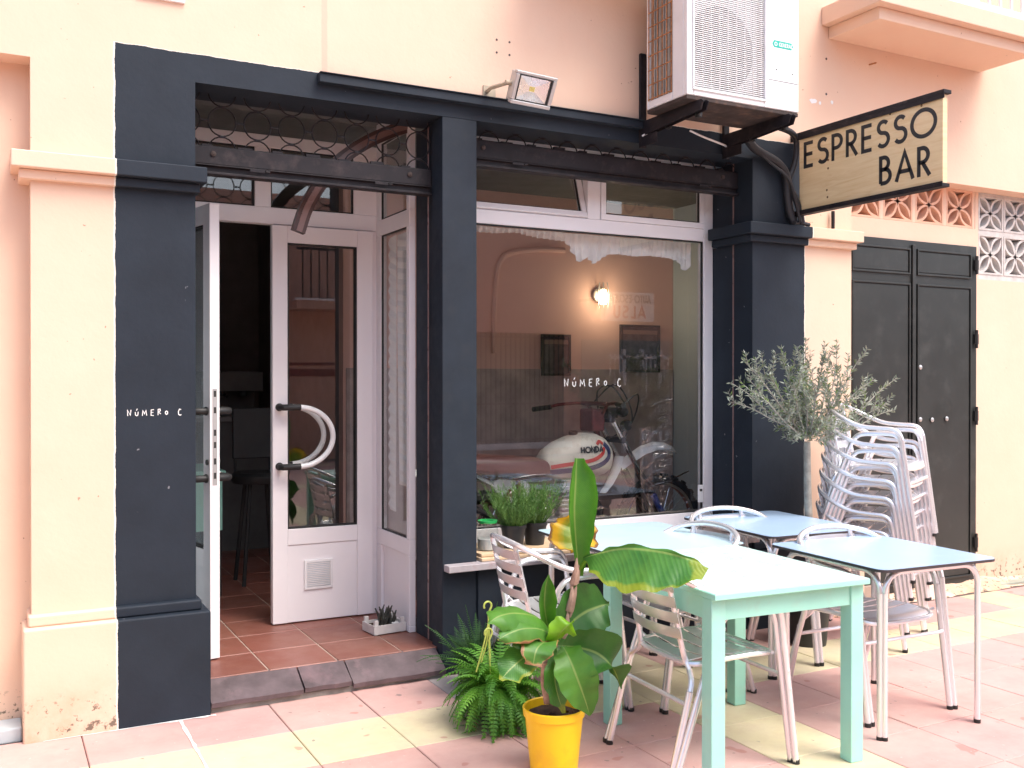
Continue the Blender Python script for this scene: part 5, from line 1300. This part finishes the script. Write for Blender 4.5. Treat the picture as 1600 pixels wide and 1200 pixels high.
m.box(3.31, 3.42, BYc-.06, BYc+.06, .60, .84); m.build('engine', M['silver'], bk, smooth=40, bevel=.004)
m = MB(); m.tube(smooth_path([(3.44, BYc-.05, .74), (3.56, BYc-.1, .66), (3.48, BYc-.16, .40), (3.2, BYc-.17, .36), (2.9, BYc-.17, .55), (2.6, BYc-.17, .72)], 6), .02, 8); m.build('exhaust', M['iron'], bk)
m = MB()
m.tube(smooth_path([(3.62, BYc-.05, 1.27), (3.60, BYc-.14, 1.33), (3.55, BYc-.30, 1.345), (3.50, BYc-.40, 1.34)], 5), .011, 8)
m.tube(smooth_path([(3.62, BYc-.05, 1.27), (3.62, BYc+.05, 1.27), (3.60, BYc+.14, 1.33), (3.52, BYc+.30, 1.325), (3.44, BYc+.40, 1.30)], 5), .011, 8); m.tube([(3.59, BYc-.16, 1.335), (3.59, BYc+.16, 1.335)], .014, 8)
hb = m.build('handlebar', M['maroon'], bk)
m = MB(); m.tube([(3.50, BYc-.40, 1.34), (3.47, BYc-.51, 1.335)], .018, 10); m.tube([(3.46, BYc+.36, 1.305), (3.39, BYc+.49, 1.285)], .018, 10); m.build('grip', M['rubber'], hb)
m = MB(); m.box(3.54, 3.64, BYc-.05, BYc+.12, 1.15, 1.30); m.build('number_pad', M['maroon'], bk, smooth=0, bevel=.015)
m = MB()
for pts in ([(3.62, BYc, 1.26), (3.58, BYc-.05, 1.42), (3.66, BYc-.1, 1.45), (3.76, BYc-.1, 1.34)], [(3.60, BYc+.1, 1.3), (3.70, BYc-.05, 1.46), (3.82, BYc-.05, 1.36), (3.83, BYc-.08, 1.20), (3.72, BYc, 1.1)], [(3.62, BYc-.3, 1.34), (3.74, BYc-.28, 1.40), (3.82, BYc-.15, 1.28), (3.76, BYc-.1, 1.1)], [(3.76, BYc-.1, 1.1), (3.84, BYc-.12, .92), (4.0, BYc-.12, .78), (4.30, BYc-.1, .86)]): m.tube(smooth_path(pts, 6), .005, 6)
m.build('cable', M['cableblack'], bk)
m = MB(); m.lathe([(.03, -.02), (.035, 0), (.03, .03)], (3.72, BYc-.14, 1.28), 16, 'y'); m.lathe([(.035, -.02), (.04, 0), (.03, .03)], (3.76, BYc-.12, 1.19), 16, 'y'); m.box(3.64, 3.72, BYc-.08, BYc+.02, 1.24, 1.31); m.build('gauge', M['iron'], bk)
# valances
def valance(x0, x1, ztop, pts, label, seed):
    m = MB(); n = 90; r_ = random.Random(seed); rows = []
    for i in range(n+1):
        t = i/n; x = x0+(x1-x0)*t
        zb = None
        for (a, za), (b, zb_) in zip(pts, pts[1:]):
            if a <= t <= b: f = (t-a)/(b-a); zb = za*(1-f)+zb_*f
        row = []
        for j in range(7):
            v = j/6; amp = .012*(.35+v); y = 5.06+amp*math.sin(t*150+v*1.5)+.008*math.sin(t*23)
            row.append((x+.003*math.sin(t*90), y, ztop+(zb-ztop)*v))
        rows.append(row)
    m.grid(rows); tag(m.build('valance_curtain', M['cloth'], None, smooth=80), label, 'curtain', 'white valances at the top of the window')
valance(2.30, 3.215, 2.375, [(0, 2.335), (.30, 2.340), (.45, 2.352), (.6, 2.335), (.75, 2.325), (.83, 2.322), (.88, 2.27), (.93, 2.205), (.965, 2.215), (1, 2.25)], 'left white gathered valance inside the shop window', 1)
valance(3.225, 3.99, 2.375, [(0, 2.225), (.05, 2.20), (.10, 2.225), (.17, 2.262), (.30, 2.270), (.45, 2.262), (.6, 2.275), (.78, 2.265), (.88, 2.255), (.93, 2.20), (.96, 2.185), (1, 2.24)], 'right white gathered valance inside the shop window, drooping at its corner', 2)
# blinds behind the narrow side panel
m = MB(); rows = []; n = 46
for i in range(n+1):
    z = .74+(2.32-.74)*i/n; zg = .016*(1 if i % 2 else -1); k = max(0, 1-abs(z-.8)/1.0)
    rows.append([(2.062+zg*.4, 5.272+zg+.012*k, z), (2.062-zg*.4, 5.39, z)])
m.grid(rows); rows = []
for i in range(n+1):
    z = .90+(2.32-.90)*i/n; zg = .018*(1 if i % 2 else -1); k = max(0, 1-abs(z-.9)/.9)
    rows.append([(2.062+zg*.4, 5.035+zg*.8+.02*k, z), (2.062-zg*.4, 5.262-zg-.030*k, z)])
m.grid(rows); tag(m.build('pleated_blind', M['blind'], None, smooth=0), 'narrow pale pleated blind behind the side glass of the doorway', 'blind')
# wall lamp
lp = empty('wall_lamp', (4.52, 6.94, 2.2)); tag(lp, 'small lit bulkhead lamp glowing on the inner peach wall', 'lamp')
m = MB(); m.lathe([(.062, 0), (.062, -.03), (.05, -.035)], (4.52, 6.948, 2.20), 24, 'y'); m.build('base', M['silver'], lp)
m = MB(); m.lathe([(.025, -.05), (.034, -.02), (.034, .03), (.022, .07), (.001, .08)], (4.52, 6.87, 2.17), 18); m.build('bulb', M['bulb'], lp)
m = MB()
for k in range(6): a = k*math.pi/3; m.tube(smooth_path([(4.52+.045*math.cos(a), 6.87+.04*math.sin(a), 2.09), (4.52+.055*math.cos(a), 6.87+.05*math.sin(a), 2.2), (4.52+.04*math.cos(a), 6.87+.03*math.sin(a), 2.30)], 5), .004, 5)
m.build('cage', M['silver'], lp)
pl = bpy.data.lights.new('lamp_light', 'POINT'); pl.energy = 1.6; pl.color = (1, .8, .55); pl.shadow_soft_size = .05; po = bpy.data.objects.new('lamp_light', pl); S.collection.objects.link(po); po.location = (4.52, 6.76, 2.15); po.parent = lp; po.location = (0, -.18, -.05)
# framed pictures
for a, b, lb in (((845, 522), (890, 587), 'left dark framed print on the inner wall'), ((968, 507), (1029, 582), 'larger dark framed print on the inner wall under the mirrored sign')):
    A = at(*a, 6.94); B = at(*b, 6.94); t = empty('framed_picture', (A.x, 6.94, B.z)); tag(t, lb, 'picture'); f = .02
    m = MB(); m.box(A.x, B.x, 6.915, 6.945, A.z-f, A.z); m.box(A.x, B.x, 6.915, 6.945, B.z, B.z+f); m.box(A.x, A.x+f, 6.915, 6.945, B.z+f, A.z-f); m.box(B.x-f, B.x, 6.915, 6.945, B.z+f, A.z-f); m.build('frame', M['rubber'], t, smooth=0, bevel=.002)
    m = MB(); m.box(A.x+f, B.x-f, 6.93, 6.945, B.z+f, A.z-f); m.build('print', M['picture'], t, smooth=0)
    m = MB(); m.box(A.x+f, B.x-f, 6.928, 6.9295, A.z-.08, A.z-.045); m.build('print_margin', M['pictop'], t, smooth=0)
# conduit on the inner wall
m = MB(); m.tube(smooth_path([at(772, 552, 6.92), at(772, 500, 6.92), at(776, 430, 6.92), at(784, 405, 6.92), at(800, 395, 6.92), at(840, 390, 6.92), at(882, 391, 6.92)], 6), .022, 8)
tag(m.build('conduit', M['intwall'], None), 'painted conduit bending along the inner wall behind the window', 'pipe')
# inner dado step and display floor
m = MB(); m.box(2.32, 5.29, 6.935, 6.949, 0.125, 1.58); tag(m.build('wall_panel', simple('worn_dado', (.46, .36, .33), .85, var=.25, scale=5), None, smooth=0), 'dull brown painted dado along the inner back wall', 'wall panel')
# counter, machine and furniture in the dark room
cn = empty('bar_counter', (1.3, 8.3, .125)); tag(cn, 'dark bar counter deep inside the doorway', 'counter')
m = MB(); m.box(.85, 2.05, 8.0, 8.6, .126, 1.16); m.build('front', M['counter'], cn, smooth=0); m = MB(); m.box(.84, 2.1, 7.95, 8.65, 1.161, 1.20); m.build('worktop', M['countertop'], cn, smooth=0, bevel=.005)
em = empty('coffee_machine', (1.75, 8.3, 1.2)); tag(em, 'espresso machine on the bar counter inside the dark room', 'coffee machine')
m = MB(); m.box(1.50, 2.0, 8.1, 8.5, 1.40, 1.56); m.box(1.50, 1.56, 8.1, 8.5, 1.201, 1.40); m.box(1.56, 2.0, 8.1, 8.5, 1.201, 1.25); m.box(1.56, 2.0, 8.4, 8.5, 1.25, 1.40); m.build('body', M['counter'], em, smooth=0, bevel=.008)
m = MB(); m.tube([(1.68, 8.16, 1.40), (1.68, 8.16, 1.36)], .03, 12); m.tube([(1.68, 8.1, 1.37), (1.68, 7.98, 1.36)], .012, 8); m.tube([(1.85, 8.16, 1.40), (1.85, 8.16, 1.36)], .03, 12); m.build('group_head', M['rubber'], em)
it = empty('small_table', (1.28, 6.6, .125)); tag(it, 'small pale green table just inside the open doorway', 'table')
m = MB(); m.box(1.0, 1.32, 6.3, 6.9, .90, .925); m.build('table_top', M['mint'], it, smooth=0, bevel=.003)
m = MB(); m.box(1.02, 1.30, 6.31, 6.33, .55, .899); m.build('apron', M['mint'], it, smooth=0)
for x in (1.03, 1.27):
    for y in (6.34, 6.86): m = MB(); m.box(x, x+.03, y, y+.03, .126, .899); m.build('leg', M['rubber'], it, smooth=0)
st = empty('bar_stool', (1.66, 6.9, .125)); tag(st, 'dark bar stool in the shadow behind the doorway', 'stool')
m = MB(); m.lathe([(.17, .80), (.18, .82), (.18, .85), (.16, .87), (.001, .87)], (1.62, 6.7, 0), 24, caps=False); m.build('seat', M['rubber'], st)
for k in range(4): a = math.radians(45+90*k); m = MB(); m.tube([(1.62+.1*math.cos(a), 6.7+.1*math.sin(a), .81), (1.62+.18*math.cos(a), 6.7+.18*math.sin(a), .126)], .014, 8); m.build('leg', M['rubber'], st)
m = MB(); m.box(1.48, 1.76, 6.84, 6.88, .95, 1.30); m.tube([(1.50, 6.86, .86), (1.50, 6.86, 1.0)], .01); m.tube([(1.74, 6.86, .86), (1.74, 6.86, 1.0)], .01); m.build('backrest', M['rubber'], st, smooth=0, bevel=.01)
